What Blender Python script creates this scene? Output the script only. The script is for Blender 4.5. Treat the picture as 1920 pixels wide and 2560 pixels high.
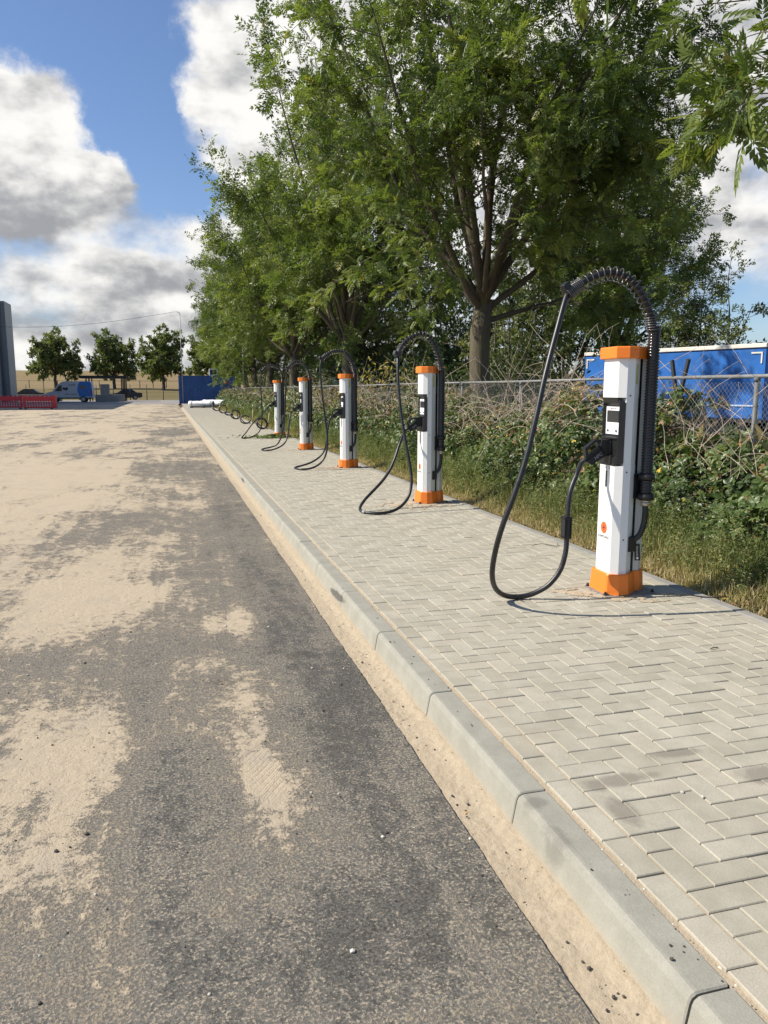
import bpy, bmesh, math, random
import numpy as np
from mathutils import Vector, Matrix
R = math.radians
sc = bpy.context.scene
for o in list(bpy.data.objects): bpy.data.objects.remove(o)
COL = sc.collection

# ------------------------------------------------------------------ camera
CAM_H = 1.48
FPX, IW, IH = 1924.0, 1920.0, 2560.0
VPX, VPY = 420.5, 975.0                     # where the kerb direction (+Y) vanishes
def cam_axes():
    a = (VPX-IW/2)/FPX; b = (IH/2-VPY)/FPX
    Yc = np.array([a, b, 1.]); Yc /= np.linalg.norm(Yc)
    Zc = np.array([0, 1, -b]); Zc /= np.linalg.norm(Zc)
    Xc = -np.cross(Yc, Zc)
    if Xc[0] < 0: Xc = -Xc
    return np.stack([Xc, Yc, Zc], 1)        # cam(right,up,fwd) = M @ world
CM = cam_axes()
cd = bpy.data.cameras.new('camera'); cam = bpy.data.objects.new('camera', cd); COL.objects.link(cam)
cd.sensor_fit = 'VERTICAL'; cd.sensor_height = 36.0; cd.lens = 36.0*FPX/IH
cd.clip_start = 0.05; cd.clip_end = 3000
mw = Matrix.Identity(4)
for i in range(3):
    mw[i][0] = CM[0][i]; mw[i][1] = CM[1][i]; mw[i][2] = -CM[2][i]
mw[2][3] = CAM_H
cam.matrix_world = mw
sc.camera = cam
def project(p):
    c = CM @ (np.asarray(p, float)-np.array([0, 0, CAM_H]))
    return IW/2+FPX*c[0]/c[2], IH/2-FPX*c[1]/c[2], c[2]

# ------------------------------------------------------------------ sun, sky
SUN_AZ, SUN_EL = R(-77), R(43)              # azimuth from +Y towards +X
sd = Vector((math.sin(SUN_AZ)*math.cos(SUN_EL), math.cos(SUN_AZ)*math.cos(SUN_EL), math.sin(SUN_EL)))
sl = bpy.data.lights.new('sun', 'SUN'); sl.energy = 5.0; sl.angle = R(0.53); sl.color = (1.0, 0.92, 0.79)
so = bpy.data.objects.new('sun', sl); COL.objects.link(so)
so.rotation_euler = sd.to_track_quat('Z', 'Y').to_euler(); so.location = (-30, 10, 30)

class NT:                                   # tiny node-tree helper
    def __init__(s, nt): s.nt = nt; s.n = nt.nodes; s.l = nt.links
    def new(s, t, **k):
        nd = s.n.new(t)
        for a, b in k.items(): setattr(nd, a, b)
        return nd
    def put(s, sock, v):
        if v is None: return
        if hasattr(v, 'is_output'): s.l.new(v, sock)
        else:
            try: sock.default_value = v
            except Exception:
                sock.default_value = (v[0], v[1], v[2], 1.0) if hasattr(v, '__len__') else v
    def math(s, op, a, b=None, c=None, clamp=False):
        nd = s.new('ShaderNodeMath', operation=op, use_clamp=clamp)
        s.put(nd.inputs[0], a)
        if b is not None: s.put(nd.inputs[1], b)
        if c is not None: s.put(nd.inputs[2], c)
        return nd.outputs[0]
    def vmath(s, op, a, b=None, scale=None):
        nd = s.new('ShaderNodeVectorMath', operation=op)
        s.put(nd.inputs[0], a)
        if b is not None: s.put(nd.inputs[1], b)
        if scale is not None: s.put(nd.inputs[3], scale)
        return nd.outputs['Value'] if op in ('DOT_PRODUCT', 'LENGTH', 'DISTANCE') else nd.outputs[0]
    def noise(s, vec, scale, detail=4, rough=.55, dist=0., color=False, lac=2.0):
        nd = s.new('ShaderNodeTexNoise')
        s.put(nd.inputs['Vector'], vec); nd.inputs['Scale'].default_value = scale
        nd.inputs['Detail'].default_value = detail; nd.inputs['Roughness'].default_value = rough
        nd.inputs['Distortion'].default_value = dist; nd.inputs['Lacunarity'].default_value = lac
        return nd.outputs['Color'] if color else nd.outputs['Fac']
    def voro(s, vec, scale, feature='F1', out='Distance', rand=1.0):
        nd = s.new('ShaderNodeTexVoronoi', feature=feature)
        s.put(nd.inputs['Vector'], vec); nd.inputs['Scale'].default_value = scale
        nd.inputs['Randomness'].default_value = rand
        return nd.outputs[out]
    def smooth(s, v, a, b, lo=0., hi=1.):
        nd = s.new('ShaderNodeMapRange', interpolation_type='SMOOTHSTEP')
        s.put(nd.inputs[0], v)
        for i, q in enumerate((a, b, lo, hi)): s.put(nd.inputs[i+1], q)
        return nd.outputs[0]
    def lin(s, v, a, b, lo=0., hi=1.):
        nd = s.new('ShaderNodeMapRange'); s.put(nd.inputs[0], v)
        for i, q in enumerate((a, b, lo, hi)): s.put(nd.inputs[i+1], q)
        return nd.outputs[0]
    def mix(s, f, a, b, blend='MIX'):
        nd = s.new('ShaderNodeMix', data_type='RGBA', blend_type=blend)
        s.put(nd.inputs[0], f); s.put(nd.inputs[6], a); s.put(nd.inputs[7], b)
        return nd.outputs[2]
    def sep(s, v):
        nd = s.new('ShaderNodeSeparateXYZ'); s.put(nd.inputs[0], v); return nd.outputs
    def comb(s, x, y, z):
        nd = s.new('ShaderNodeCombineXYZ')
        for i, q in enumerate((x, y, z)): s.put(nd.inputs[i], q)
        return nd.outputs[0]
    def gauss(s, ax, ay, cx, cy, rx, ry):
        dx = s.math('DIVIDE', s.math('SUBTRACT', ax, cx), rx)
        dy = s.math('DIVIDE', s.math('SUBTRACT', ay, cy), ry)
        q = s.math('ADD', s.math('MULTIPLY', dx, dx), s.math('MULTIPLY', dy, dy))
        return s.math('EXPONENT', s.math('MULTIPLY', q, -1.0))
    def sum(s, L):
        r = L[0]
        for q in L[1:]: r = s.math('ADD', r, q)
        return r

w = bpy.data.worlds.new('World'); sc.world = w; w.use_nodes = True
t = NT(w.node_tree); t.n.clear()
sky = t.new('ShaderNodeTexSky', sky_type='NISHITA', sun_disc=False)
sky.sun_elevation = SUN_EL; sky.sun_rotation = SUN_AZ; sky.air_density = 1.0; sky.dust_density = 0.6; sky.ozone_density = 2.0
dirv = t.new('ShaderNodeTexCoord').outputs['Generated']
wv = t.vmath('SUBTRACT', t.noise(dirv, 11.0, 9, .64, color=True), (.5, .5, .5))
dv = t.vmath('ADD', dirv, t.vmath('SCALE', wv, scale=.085))
x_, y_, z_ = t.sep(dv)
az = t.math('MULTIPLY', t.math('ARCTAN2', x_, y_), 57.29578)
el = t.math('MULTIPLY', t.math('ARCSINE', t.math('MINIMUM', t.math('MAXIMUM', z_, -1.0), 1.0)), 57.29578)
sq = t.vmath('MULTIPLY', dirv, (1, 1, 1.7))
fbm = t.noise(sq, 7.0, 10, .60)
big = t.noise(sq, 1.6, 3, .5)
CL = [(-8.6, 14.2, 3.4, 2.8, 1.0), (-8.0, 17.2, 2.6, 1.7, .85), (-3.6, 14.0, 2.1, 1.2, .8), (-8, 11.6, 5.0, 1.9, .85),
      (7.5, 21.5, 4.2, 3.0, .9), (3.6, 18.9, 1.8, 1.2, .55), (13, 20, 7, 6, .8), (30, 17, 16, 12, .8), (5.4, 14.4, 2.2, 1.3, .55), (3.0, 22.5, 3.0, 1.2, .40), (-2.5, 22.8, 2.0, .7, .35), (8.5, 15.5, 2.2, 2.5, .5),
      (4.3, 10.2, 3.2, 1.9, .8), (-4, 6.8, 9, 2.4, .65), (6, 6.5, 8, 2.6, .6), (0, 2.5, 25, 2.6, .55),
      (-4.0, 21.8, 5.5, 2.2, -1.05), (-.6, 17.4, 2.6, 3.0, -1.1), (1.4, 13.6, 2.0, 1.5, -1.0), (-11, 23.5, 5, 2, -.8), (-3.2, 17.6, 1.6, 1.8, -.5)]
DK = [(-7.2, 11.4, 5.0, 2.2, .62), (-5.5, 12.6, 5.5, 3.0, .25), (-2.6, 13.6, 2.3, 1.3, .45), (4.4, 10.1, 1.7, .9, .42), (-1.5, 7.2, 5.5, .8, .38), (34, 17, 9, 6, .65), (-6, 4.4, 6, 1.2, .25), (2, 4.6, 6, .7, .30)]
D = t.sum([t.math('MULTIPLY', t.gauss(az, el, a, e, ra, re), k) for a, e, ra, re, k in CL])
D = t.math('ADD', D, t.math('MULTIPLY', t.math('SUBTRACT', fbm, .5), 1.5))
D = t.math('ADD', D, t.math('MULTIPLY', t.math('SUBTRACT', big, .60), 1.5))
alpha = t.smooth(D, -.08, .52)
dark = t.sum([t.math('MULTIPLY', t.gauss(az, el, a, e, ra, re), k) for a, e, ra, re, k in DK])
rel = t.math('MULTIPLY', t.math('SUBTRACT', t.noise(sq, 13.0, 9, .60), t.noise(t.vmath('ADD', sq, (-.020*.97, .020*.26, .032)), 13.0, 3, .5)), 2.6)
shade = t.math('SUBTRACT', t.math('ADD', t.smooth(el, 1, 14, .42, .92), rel), dark)
shade = t.math('SUBTRACT', shade, t.math('MULTIPLY', t.math('SUBTRACT', t.noise(t.vmath('MULTIPLY', dirv, (1, 1, 3.2)), 4.2, 7, .58), .5), .30))
shade = t.smooth(shade, -.18, 1.12)
ccol = t.mix(shade, (4.3, 4.42, 4.7, 1), (11.8, 11.6, 11.2, 1))
skyc = t.mix(1.0, sky.outputs[0], (1.26, 1.38, 1.62, 1), 'MULTIPLY')
scol = t.mix(alpha, skyc, ccol)
bg = t.new('ShaderNodeBackground'); t.put(bg.inputs[0], scol); bg.inputs[1].default_value = 0.064
t.l.new(bg.outputs[0], t.new('ShaderNodeOutputWorld').inputs[0])

sc.view_settings.view_transform = 'Standard'; sc.view_settings.look = 'None'
sc.view_settings.exposure = 0.42; sc.view_settings.gamma = 1.0; sc.view_settings.use_curve_mapping = False
sc.render.engine = 'CYCLES'
sc.cycles.max_bounces = 6; sc.cycles.transparent_max_bounces = 6; sc.cycles.diffuse_bounces = 3
sc.cycles.use_denoising = True

# ------------------------------------------------------------------ helpers
def tag(o, label=None, cat=None, group=None, kind=None):
    if label: o['label'] = label
    if cat: o['category'] = cat
    if group: o['group'] = group
    if kind: o['kind'] = kind
    return o
def empty(name, loc, rz=0, label=None, cat=None, group=None):
    o = bpy.data.objects.new(name, None); COL.objects.link(o); o.location = loc; o.rotation_euler[2] = rz
    o.empty_display_size = .1
    return tag(o, label, cat, group)
def link(name, me, mat=None, parent=None, loc=None, rot=None):
    o = bpy.data.objects.new(name, me); COL.objects.link(o)
    if mat is not None and not me.materials: me.materials.append(mat)
    if parent is not None: o.parent = parent
    if loc is not None: o.location = loc
    if rot is not None: o.rotation_euler = rot
    return o
class MB:                                    # collects simple shapes into ONE mesh
    def __init__(s): s.v = []; s.f = []; s.sm = []
    def add(s, v, f, smooth=False):
        b = len(s.v); s.v += [tuple(map(float, q)) for q in v]; s.f += [tuple(i+b for i in q) for q in f]; s.sm += [smooth]*len(f)
        return s
    def box(s, a, b, M=None, bev=0.):
        x0, y0, z0 = a; x1, y1, z1 = b
        if bev > 0:
            bm = bmesh.new(); bmesh.ops.create_cube(bm, size=1)
            for q in bm.verts: q.co = Vector(((x0+x1)/2+q.co.x*(x1-x0), (y0+y1)/2+q.co.y*(y1-y0), (z0+z1)/2+q.co.z*(z1-z0)))
            bmesh.ops.bevel(bm, geom=bm.edges[:], offset=bev, segments=2, affect='EDGES', profile=.5)
            bm.verts.index_update()
            v = [q.co.copy() for q in bm.verts]; f = [tuple(q.index for q in g.verts) for g in bm.faces]; bm.free()
        else:
            v = [Vector(q) for q in [(x0,y0,z0),(x1,y0,z0),(x1,y1,z0),(x0,y1,z0),(x0,y0,z1),(x1,y0,z1),(x1,y1,z1),(x0,y1,z1)]]
            f = [(0,3,2,1),(4,5,6,7),(0,1,5,4),(1,2,6,5),(2,3,7,6),(3,0,4,7)]
        if M is not None: v = [M @ q for q in v]
        return s.add(v, f)
    def loft(s, rings, cap=True, smooth=False, closed=True):
        n = len(rings[0]); v = [q for r in rings for q in r]; f = []
        for k in range(len(rings)-1):
            for i in range(n if closed else n-1):
                j = (i+1) % n; f.append((k*n+i, k*n+j, (k+1)*n+j, (k+1)*n+i))
        s.add(v, f, smooth)
        if cap:
            b = len(s.v)-len(v)
            s.f += [tuple(b+i for i in range(n))[::-1], tuple(b+(len(rings)-1)*n+i for i in range(n))]; s.sm += [False, False]
        return s
    def prism(s, poly, z0, z1, smooth=False):
        return s.loft([[(x, y, z0) for x, y in poly], [(x, y, z1) for x, y in poly]], smooth=smooth)
    def extr_y(s, poly, y0, y1):             # polygon in x,z extruded along y
        return s.loft([[(x, y0, z) for x, z in poly], [(x, y1, z) for x, z in poly]])
    def extr_x(s, poly, x0, x1):             # polygon in y,z extruded along x
        return s.loft([[(x0, y, z) for y, z in poly], [(x1, y, z) for y, z in poly]])
    def tube(s, pts, r, n=8, cap=True):
        pts = [Vector(p) for p in pts]; m = len(pts)
        rr = r if hasattr(r, '__len__') else [r]*m
        rings = []; up = None
        for i in range(m):
            d = (pts[min(i+1, m-1)]-pts[max(i-1, 0)])
            if d.length < 1e-9: d = Vector((0, 0, 1))
            d.normalize()
            if up is None: up = d.orthogonal().normalized()
            else:
                up = up-d*up.dot(d)
                up = up.normalized() if up.length > 1e-6 else d.orthogonal().normalized()
            b = d.cross(up)
            rings.append([pts[i]+(up*math.cos(2*math.pi*k/n)+b*math.sin(2*math.pi*k/n))*rr[i] for k in range(n)])
        return s.loft(rings, cap, True)
    def cyl(s, c, r, z0, z1, n=20, axis='z'):
        ring = [(math.cos(2*math.pi*k/n)*r, math.sin(2*math.pi*k/n)*r) for k in range(n)]
        def P(a, b, h):
            return {'z': (c[0]+a, c[1]+b, h), 'x': (h, c[0]+a, c[1]+b), 'y': (c[0]+a, h, c[1]+b)}[axis]
        return s.loft([[P(a, b, z0) for a, b in ring], [P(a, b, z1) for a, b in ring]], True, True)
    def build(s, name, mat, parent=None, loc=None, rot=None, label=None, cat=None, group=None, kind=None):
        me = bpy.data.meshes.new(name); me.from_pydata(s.v, [], s.f)
        bm = bmesh.new(); bm.from_mesh(me); bmesh.ops.recalc_face_normals(bm, faces=bm.faces[:]); bm.to_mesh(me); bm.free()
        if any(s.sm) and len(me.polygons) == len(s.sm):
            me.polygons.foreach_set('use_smooth', s.sm)
        o = link(name, me, mat, parent, loc, rot)
        return tag(o, label, cat, group, kind)
def big_mesh(name, verts, faces, attr=None, smooth=False):
    """numpy mesh: verts (N,3), faces (M,k) all of one size; attr: {name: (N,) floats}"""
    verts = np.ascontiguousarray(verts, np.float32); faces = np.ascontiguousarray(faces, np.int32)
    me = bpy.data.meshes.new(name); k = faces.shape[1]; m = len(faces)
    me.vertices.add(len(verts)); me.vertices.foreach_set('co', verts.ravel())
    me.loops.add(m*k); me.loops.foreach_set('vertex_index', faces.ravel())
    me.polygons.add(m); me.polygons.foreach_set('loop_start', np.arange(m, dtype=np.int32)*k)
    me.polygons.foreach_set('use_smooth', np.full(m, bool(smooth)))
    for a, q in (attr or {}).items():
        at = me.attributes.new(a, 'FLOAT', 'POINT'); at.data.foreach_set('value', np.ascontiguousarray(q, np.float32))
    me.update(); me.validate()
    return me
def spline(P, n=6):
    P = [Vector(p) for p in P]; out = []
    for i in range(len(P)-1):
        a, b, c, d = P[max(i-1, 0)], P[i], P[i+1], P[min(i+2, len(P)-1)]
        for k in range(n):
            u = k/n
            out.append(.5*((2*b)+(c-a)*u+(2*a-5*b+4*c-d)*u*u+(3*b-a-3*c+d)*u**3))
    out.append(P[-1]); return out
def relax(P, it=2):
    P = [Vector(p) for p in P]
    for _ in range(it):
        P = [P[0]]+[P[i]*.5+(P[i-1]+P[i+1])*.25 for i in range(1, len(P)-1)]+[P[-1]]
    return P
def text_mesh(txt, size, ext=.0004):
    cu = bpy.data.curves.new('lettering', 'FONT'); cu.body = txt; cu.size = size; cu.extrude = ext
    cu.align_x = 'CENTER'; cu.align_y = 'CENTER'; cu.resolution_u = 3
    o = bpy.data.objects.new('lettering', cu); COL.objects.link(o)
    dg = bpy.context.evaluated_depsgraph_get(); me = bpy.data.meshes.new_from_object(o.evaluated_get(dg))
    bpy.data.objects.remove(o); bpy.data.curves.remove(cu)
    me.materials.clear()
    return me

# ------------------------------------------------------------------ materials
MATS = {}
def material(name, fn):
    m = bpy.data.materials.new(name); m.use_nodes = True
    t = NT(m.node_tree); t.n.clear()
    out = t.new('ShaderNodeOutputMaterial'); bs = t.new('ShaderNodeBsdfPrincipled')
    t.l.new(bs.outputs[0], out.inputs[0]); t.out = out; t.bs = bs
    t.obj = t.new('ShaderNodeTexCoord').outputs['Object']
    t.pos = t.new('ShaderNodeNewGeometry').outputs['Position']
    fn(t); MATS[name] = m
    return m
def bump(t, h, strength=.3, dist=.01):
    b = t.new('ShaderNodeBump'); b.inputs['Strength'].default_value = strength; b.inputs['Distance'].default_value = dist
    t.put(b.inputs['Height'], h); t.l.new(b.outputs[0], t.bs.inputs['Normal'])
def simple(name, col, rough=.5, metal=0., var=.08, scale=6., spec=.5, dirt=None, bmp=0.):
    def fn(t):
        n = t.noise(t.pos, scale, 6, .6)
        c = t.mix(t.smooth(n, .3, .7), tuple(q*(1-var) for q in col)+(1,), tuple(min(1, q*(1+var)) for q in col)+(1,))
        if dirt:
            d = t.smooth(t.noise(t.pos, scale*2.3, 7, .65), .52, .72)
            c = t.mix(t.math('MULTIPLY', d, dirt[1]), c, tuple(dirt[0])+(1,))
        t.put(t.bs.inputs['Base Color'], c)
        t.put(t.bs.inputs['Roughness'], t.lin(n, .2, .8, max(0, rough-.07), min(1, rough+.07)))
        t.bs.inputs['Metallic'].default_value = metal; t.bs.inputs['Specular IOR Level'].default_value = spec
        if bmp: bump(t, t.noise(t.pos, scale*12, 4, .6), bmp, .004)
    return material(name, fn)

SAND = (.455, .38, .278); SAND2 = (.365, .302, .215)
def m_road(t):
    p = t.pos; x, y, z = t.sep(p)
    st = t.vmath('MULTIPLY', p, (1.0, .62, 1.0))
    far = t.smooth(y, 5, 26)
    big = t.noise(st, .55, 7, .62, .5)
    mid = t.noise(st, 4.2, 8, .70, .5)
    fine = t.noise(p, 95, 4, .70)
    vfine = t.noise(p, 260, 2, .6)
    n20 = t.noise(p, 17, 8, .74, .3)
    drive = t.noise(t.vmath('MULTIPLY', p, (7.0, .45, 1)), 1.0, 6, .65, .4)
    streak = t.noise(t.vmath('MULTIPLY', p, (.5, .14, 1)), 1.3, 8, .66, .9)
    left = t.math('MULTIPLY', t.smooth(x, .5, -2.6), t.smooth(y, 9, 22, 1.0, .45))
    cov = t.math('ADD', t.math('MULTIPLY', t.math('SUBTRACT', big, .5), 1.7), t.math('MULTIPLY', t.math('SUBTRACT', mid, .5), 1.5))
    cov = t.math('ADD', cov, t.math('MULTIPLY', t.math('SUBTRACT', fine, .5), 1.1))
    cov = t.math('ADD', cov, t.math('MULTIPLY', t.math('SUBTRACT', n20, .5), 1.7))
    cov = t.math('ADD', cov, t.math('MULTIPLY', t.math('SUBTRACT', drive, .5), .8))
    cov = t.math('ADD', cov, t.math('MULTIPLY', left, .50))
    cov = t.math('ADD', cov, t.math('MULTIPLY', far, .24))
    cov = t.math('ADD', cov, t.math('MULTIPLY', t.math('SUBTRACT', streak, .5), t.math('MULTIPLY', far, 2.1)))
    BL = [(-.52, 3.45, .28, .55, .62), (-.48, 2.70, .18, .30, .34), (.34, 2.98, .13, .34, .72), (.36, 3.75, .09, .34, .40), (.39, 5.27, .18, .36, .62), (.80, 2.02, .035, .24, .50), (.35, 11.5, .35, 1.6, .30),
          (-.75, 6.2, .6, .8, .50), (-.54, 7.6, .5, 1.2, .38), (-1.7, 14.5, 1.6, 4.0, .30), (.07, 4.5, .16, .16, .35), (.09, 2.28, .09, .16, .28), (.42, 6.9, .10, .9, .34),
          (-1.12, 8.9, .30, 1.1, -.40), (-.5, 9.9, .40, .7, -.25), (-.03, 2.75, .14, .8, -.38), (.80, 3.6, .22, 1.9, -.50), (-.25, 4.75, .45, .42, -.28), (.62, 9.4, .22, 5.0, -.30), (.42, 2.0, .30, .30, -.40), (-.4, 1.7, .5, .4, -.15)]
    cov = t.math('ADD', cov, t.sum([t.math('MULTIPLY', t.gauss(x, y, *q[:4]), q[4]*.9) for q in BL]))
    cov = t.math('SUBTRACT', cov, .055)
    patch = t.smooth(cov, -.06, .28)
    speck = t.smooth(t.math('ADD', t.math('ADD', fine, t.math('MULTIPLY', vfine, .5)), t.math('MULTIPLY', cov, .22)), .735, .84)
    speck = t.math('MULTIPLY', speck, .8)
    dust = t.smooth(cov, -.62, .1, .0, .40)
    stone = t.voro(p, 160, out='Color')
    sv = t.sep(stone)[0]
    asp = t.mix(sv, (.046, .0435, .038, 1), (.130, .124, .109, 1))
    asp = t.mix(t.smooth(t.noise(p, 1.6, 4, .6), .52, .75), asp, (.078, .073, .060, 1))
    asp = t.mix(dust, asp, (.28, .258, .215, 1))
    sand = t.mix(t.noise(p, 55, 5, .7), SAND2+(1,), tuple(min(1, q*1.18) for q in SAND)+(1,))
    sand = t.mix(t.smooth(t.noise(p, 3.2, 3, .5), .5, .75), sand, (.405, .345, .262, 1))
    m = t.math('MAXIMUM', patch, speck)
    # darker oily marks
    oil = t.sum([t.gauss(x, y, .72, 4.46, .13, .12), t.math('MULTIPLY', t.gauss(x, y, .25, 4.15, .2, .10), .8), t.math('MULTIPLY', t.gauss(x, y, -.45, 4.1, .12, .08), .8)])
    c = t.mix(m, asp, sand)
    c = t.mix(t.math('MULTIPLY', t.smooth(t.math('MULTIPLY', oil, t.noise(p, 9, 5, .7)), .22, .5), .55), c, (.05, .042, .036, 1))
    # scattered dark grit and pale chips
    gv = t.new('ShaderNodeTexVoronoi'); t.put(gv.inputs['Vector'], p); gv.inputs['Scale'].default_value = 26
    gr = t.math('LESS_THAN', gv.outputs['Distance'], .085); pick = t.sep(gv.outputs['Color'])
    c = t.mix(t.math('MULTIPLY', gr, t.math('GREATER_THAN', pick[0], .80)), c, (.05, .043, .037, 1))
    c = t.mix(t.math('MULTIPLY', gr, t.math('LESS_THAN', pick[0], .05)), c, (.62, .58, .5, 1))
    t.put(t.bs.inputs['Base Color'], c); t.put(t.bs.inputs['Roughness'], t.lin(m, 0, 1, .74, .95))
    t.bs.inputs['Specular IOR Level'].default_value = .35
    wav = t.new('ShaderNodeTexWave', wave_type='BANDS'); wav.inputs['Scale'].default_value = 13.0; wav.inputs['Distortion'].default_value = 1.2; wav.inputs['Detail'].default_value = 3
    rot = t.vmath('MULTIPLY', p, (1, 1, 1)); mp = t.new('ShaderNodeMapping'); mp.inputs['Rotation'].default_value = (0, 0, R(33)); t.put(mp.inputs[0], rot); t.l.new(mp.outputs[0], wav.inputs[0])
    tread = t.math('MULTIPLY', t.math('MULTIPLY', t.smooth(wav.outputs['Fac'], .70, .98, 0, -1), t.smooth(t.noise(p, .9, 3, .5), .52, .62)), patch)
    hgt = t.math('ADD', t.math('MULTIPLY', sv, t.lin(patch, 0, 1, .5, .05)), t.math('MULTIPLY', fine, .6))
    hgt = t.math('ADD', hgt, t.math('MULTIPLY', tread, .20)); hgt = t.math('ADD', hgt, t.math('MULTIPLY', patch, .9))
    hgt = t.math('ADD', hgt, t.math('MULTIPLY', t.math('MULTIPLY', t.noise(p, 14, 5, .6), patch), 1.3))
    hgt = t.math('ADD', hgt, t.math('MULTIPLY', t.math('MULTIPLY', n20, patch), 1.6))
    bump(t, hgt, .62, .012)
material('road_asphalt_with_sand', m_road)
def m_sand(t):
    p = t.pos; n = t.noise(p, 60, 6, .75); b = t.noise(p, 5, 4, .6)
    c = t.mix(n, SAND2+(1,), tuple(min(1, q*1.15) for q in SAND)+(1,))
    c = t.mix(t.smooth(b, .45, .75), c, (.42, .35, .255, 1))
    v = t.new('ShaderNodeTexVoronoi'); t.put(v.inputs['Vector'], p); v.inputs['Scale'].default_value = 45
    pk = t.sep(v.outputs['Color'])[0]; g = t.math('LESS_THAN', v.outputs['Distance'], .12)
    c = t.mix(t.math('MULTIPLY', g, t.math('GREATER_THAN', pk, .86)), c, (.08, .06, .045, 1))
    t.put(t.bs.inputs['Base Color'], c); t.bs.inputs['Roughness'].default_value = .95; t.bs.inputs['Specular IOR Level'].default_value = .2
    bump(t, t.math('ADD', n, t.math('MULTIPLY', t.noise(p, 12, 5, .6), 2.0)), .6, .012)
material('loose_sand', m_sand)
def concrete(name, ca, cb, attr=False, scuff=False, stain=False):
    def fn(t):
        p = t.pos; x, y, z = t.sep(p)
        n = t.noise(p, 7, 7, .65); f = t.noise(p, 140, 3, .7)
        base = t.mix(t.smooth(n, .3, .7), ca+(1,), cb+(1,))
        if attr:
            a = t.new('ShaderNodeAttribute', attribute_name='tone').outputs['Fac']
            base = t.mix(t.smooth(a, .0, 1.0), t.mix(1.0, base, (.93, .925, .91, 1), 'MULTIPLY'), t.mix(1.0, base, (1.06, 1.06, 1.06, 1), 'MULTIPLY'))
            wm = t.math('MULTIPLY', t.math('GREATER_THAN', a, .90), .22)
            base = t.mix(wm, base, (.42, .355, .28, 1))
        base = t.mix(t.math('MULTIPLY', t.smooth(f, .35, .75), .30), base, tuple(q*.66 for q in ca)+(1,))
        if stain:
            s = t.sum([t.gauss(x, y, 1.62, 2.42, .2, .06), t.gauss(x, y, 1.95, 2.55, .16, .05), t.gauss(x, y, 1.5, 2.22, .07, .14), t.gauss(x, y, 2.2, 2.3, .2, .1)])
            s = t.smooth(t.math('MULTIPLY', s, t.noise(p, 8, 5, .65)), .20, .42)
            base = t.mix(t.math('MULTIPLY', s, .55), base, (.14, .125, .105, 1))
            base = t.mix(t.math('MULTIPLY', t.smooth(t.noise(p, 1.1, 5, .6), .52, .75), .35), base, (.40, .34, .25, 1))
            base = t.mix(t.math('MULTIPLY', t.smooth(t.noise(p, 2.4, 6, .65), .60, .80), .35), base, (.19, .175, .15, 1))
        if scuff:
            q = t.math('MULTIPLY', t.math('ADD', t.gauss(t.math('ADD', y, t.math('MULTIPLY', z, 3.5)), z, 5.35, -.065, .26, .040), t.math('MULTIPLY', t.gauss(y, z, 13.4, -.06, .5, .035), .8)), t.math('ADD', t.noise(p, 16, 5, .7), .25))
            q2 = t.math('MULTIPLY', t.math('ADD', t.gauss(y, x, 2.15, 1.20, .16, .05), t.gauss(y, x, 2.36, 1.235, .05, .06)), t.math('ADD', t.noise(p, 12, 6, .7), .1))
            base = t.mix(t.smooth(q2, .28, .60, 0, .5), base, (.13, .125, .11, 1))
            base = t.mix(t.smooth(q, .28, .50, 0, .8), base, (.07, .068, .064, 1))
            base = t.mix(t.smooth(z, -.07, -.15, 0, .45), base, (.42, .33, .22, 1))
            base = t.mix(t.math('MULTIPLY', t.smooth(t.noise(p, 3, 5, .7), .55, .78), .4), base, (.24, .215, .18, 1))
        t.put(t.bs.inputs['Base Color'], base); t.bs.inputs['Roughness'].default_value = .88; t.bs.inputs['Specular IOR Level'].default_value = .3
        bump(t, t.math('ADD', f, t.math('MULTIPLY', n, .6)), .35, .004)
    return material(name, fn)
concrete('paver_concrete', (.352, .330, .265), (.430, .405, .332), attr=True, stain=True)
concrete('kerb_concrete', (.285, .277, .232), (.345, .336, .285), scuff=True)
concrete('edging_concrete', (.24, .235, .215), (.31, .30, .275))
concrete('yard_paving', (.27, .265, .25), (.33, .32, .30))
def m_yard(t):
    p = t.pos; br = t.new('ShaderNodeTexBrick'); t.put(br.inputs['Vector'], p); br.inputs['Scale'].default_value = 2.5
    br.inputs['Color1'].default_value = (.22, .215, .205, 1); br.inputs['Color2'].default_value = (.28, .27, .255, 1); br.inputs['Mortar'].default_value = (.15, .14, .13, 1)
    c = t.mix(t.math('MULTIPLY', t.smooth(t.noise(p, .25, 5, .6), .45, .7), .6), br.outputs[0], (.36, .30, .22, 1))
    t.put(t.bs.inputs['Base Color'], c); t.bs.inputs['Roughness'].default_value = .9
material('yard_brick_paving', m_yard)
def m_ground(t):
    p = t.pos; x, y, z = t.sep(p)
    n = t.noise(p, .35, 7, .65); f = t.noise(p, 4.0, 6, .7)
    dry = t.mix(f, (.18, .135, .075, 1), (.30, .23, .125, 1))
    dry = t.mix(t.math('MULTIPLY', t.smooth(n, .5, .7), .5), dry, (.22, .165, .085, 1))
    row = t.noise(t.vmath('MULTIPLY', p, (.05, .5, 1)), 1.0, 4, .6); dry = t.mix(t.smooth(row, .5, .7, 0, .5), dry, (.17, .12, .05, 1))
    grn = t.mix(f, (.11, .095, .045, 1), (.20, .165, .08, 1))
    c = t.mix(t.smooth(y, 168, 190), grn, dry)
    soil = t.mix(f, (.09, .065, .04, 1), (.17, .125, .08, 1))
    c = t.mix(t.math('MULTIPLY', t.smooth(y, 132, 122), 1.0), c, soil)
    t.put(t.bs.inputs['Base Color'], c); t.bs.inputs['Roughness'].default_value = .95; t.bs.inputs['Specular IOR Level'].default_value = .1
    bump(t, f, .8, .08)
material('ground_soil_and_dry_grass', m_ground)
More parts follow.
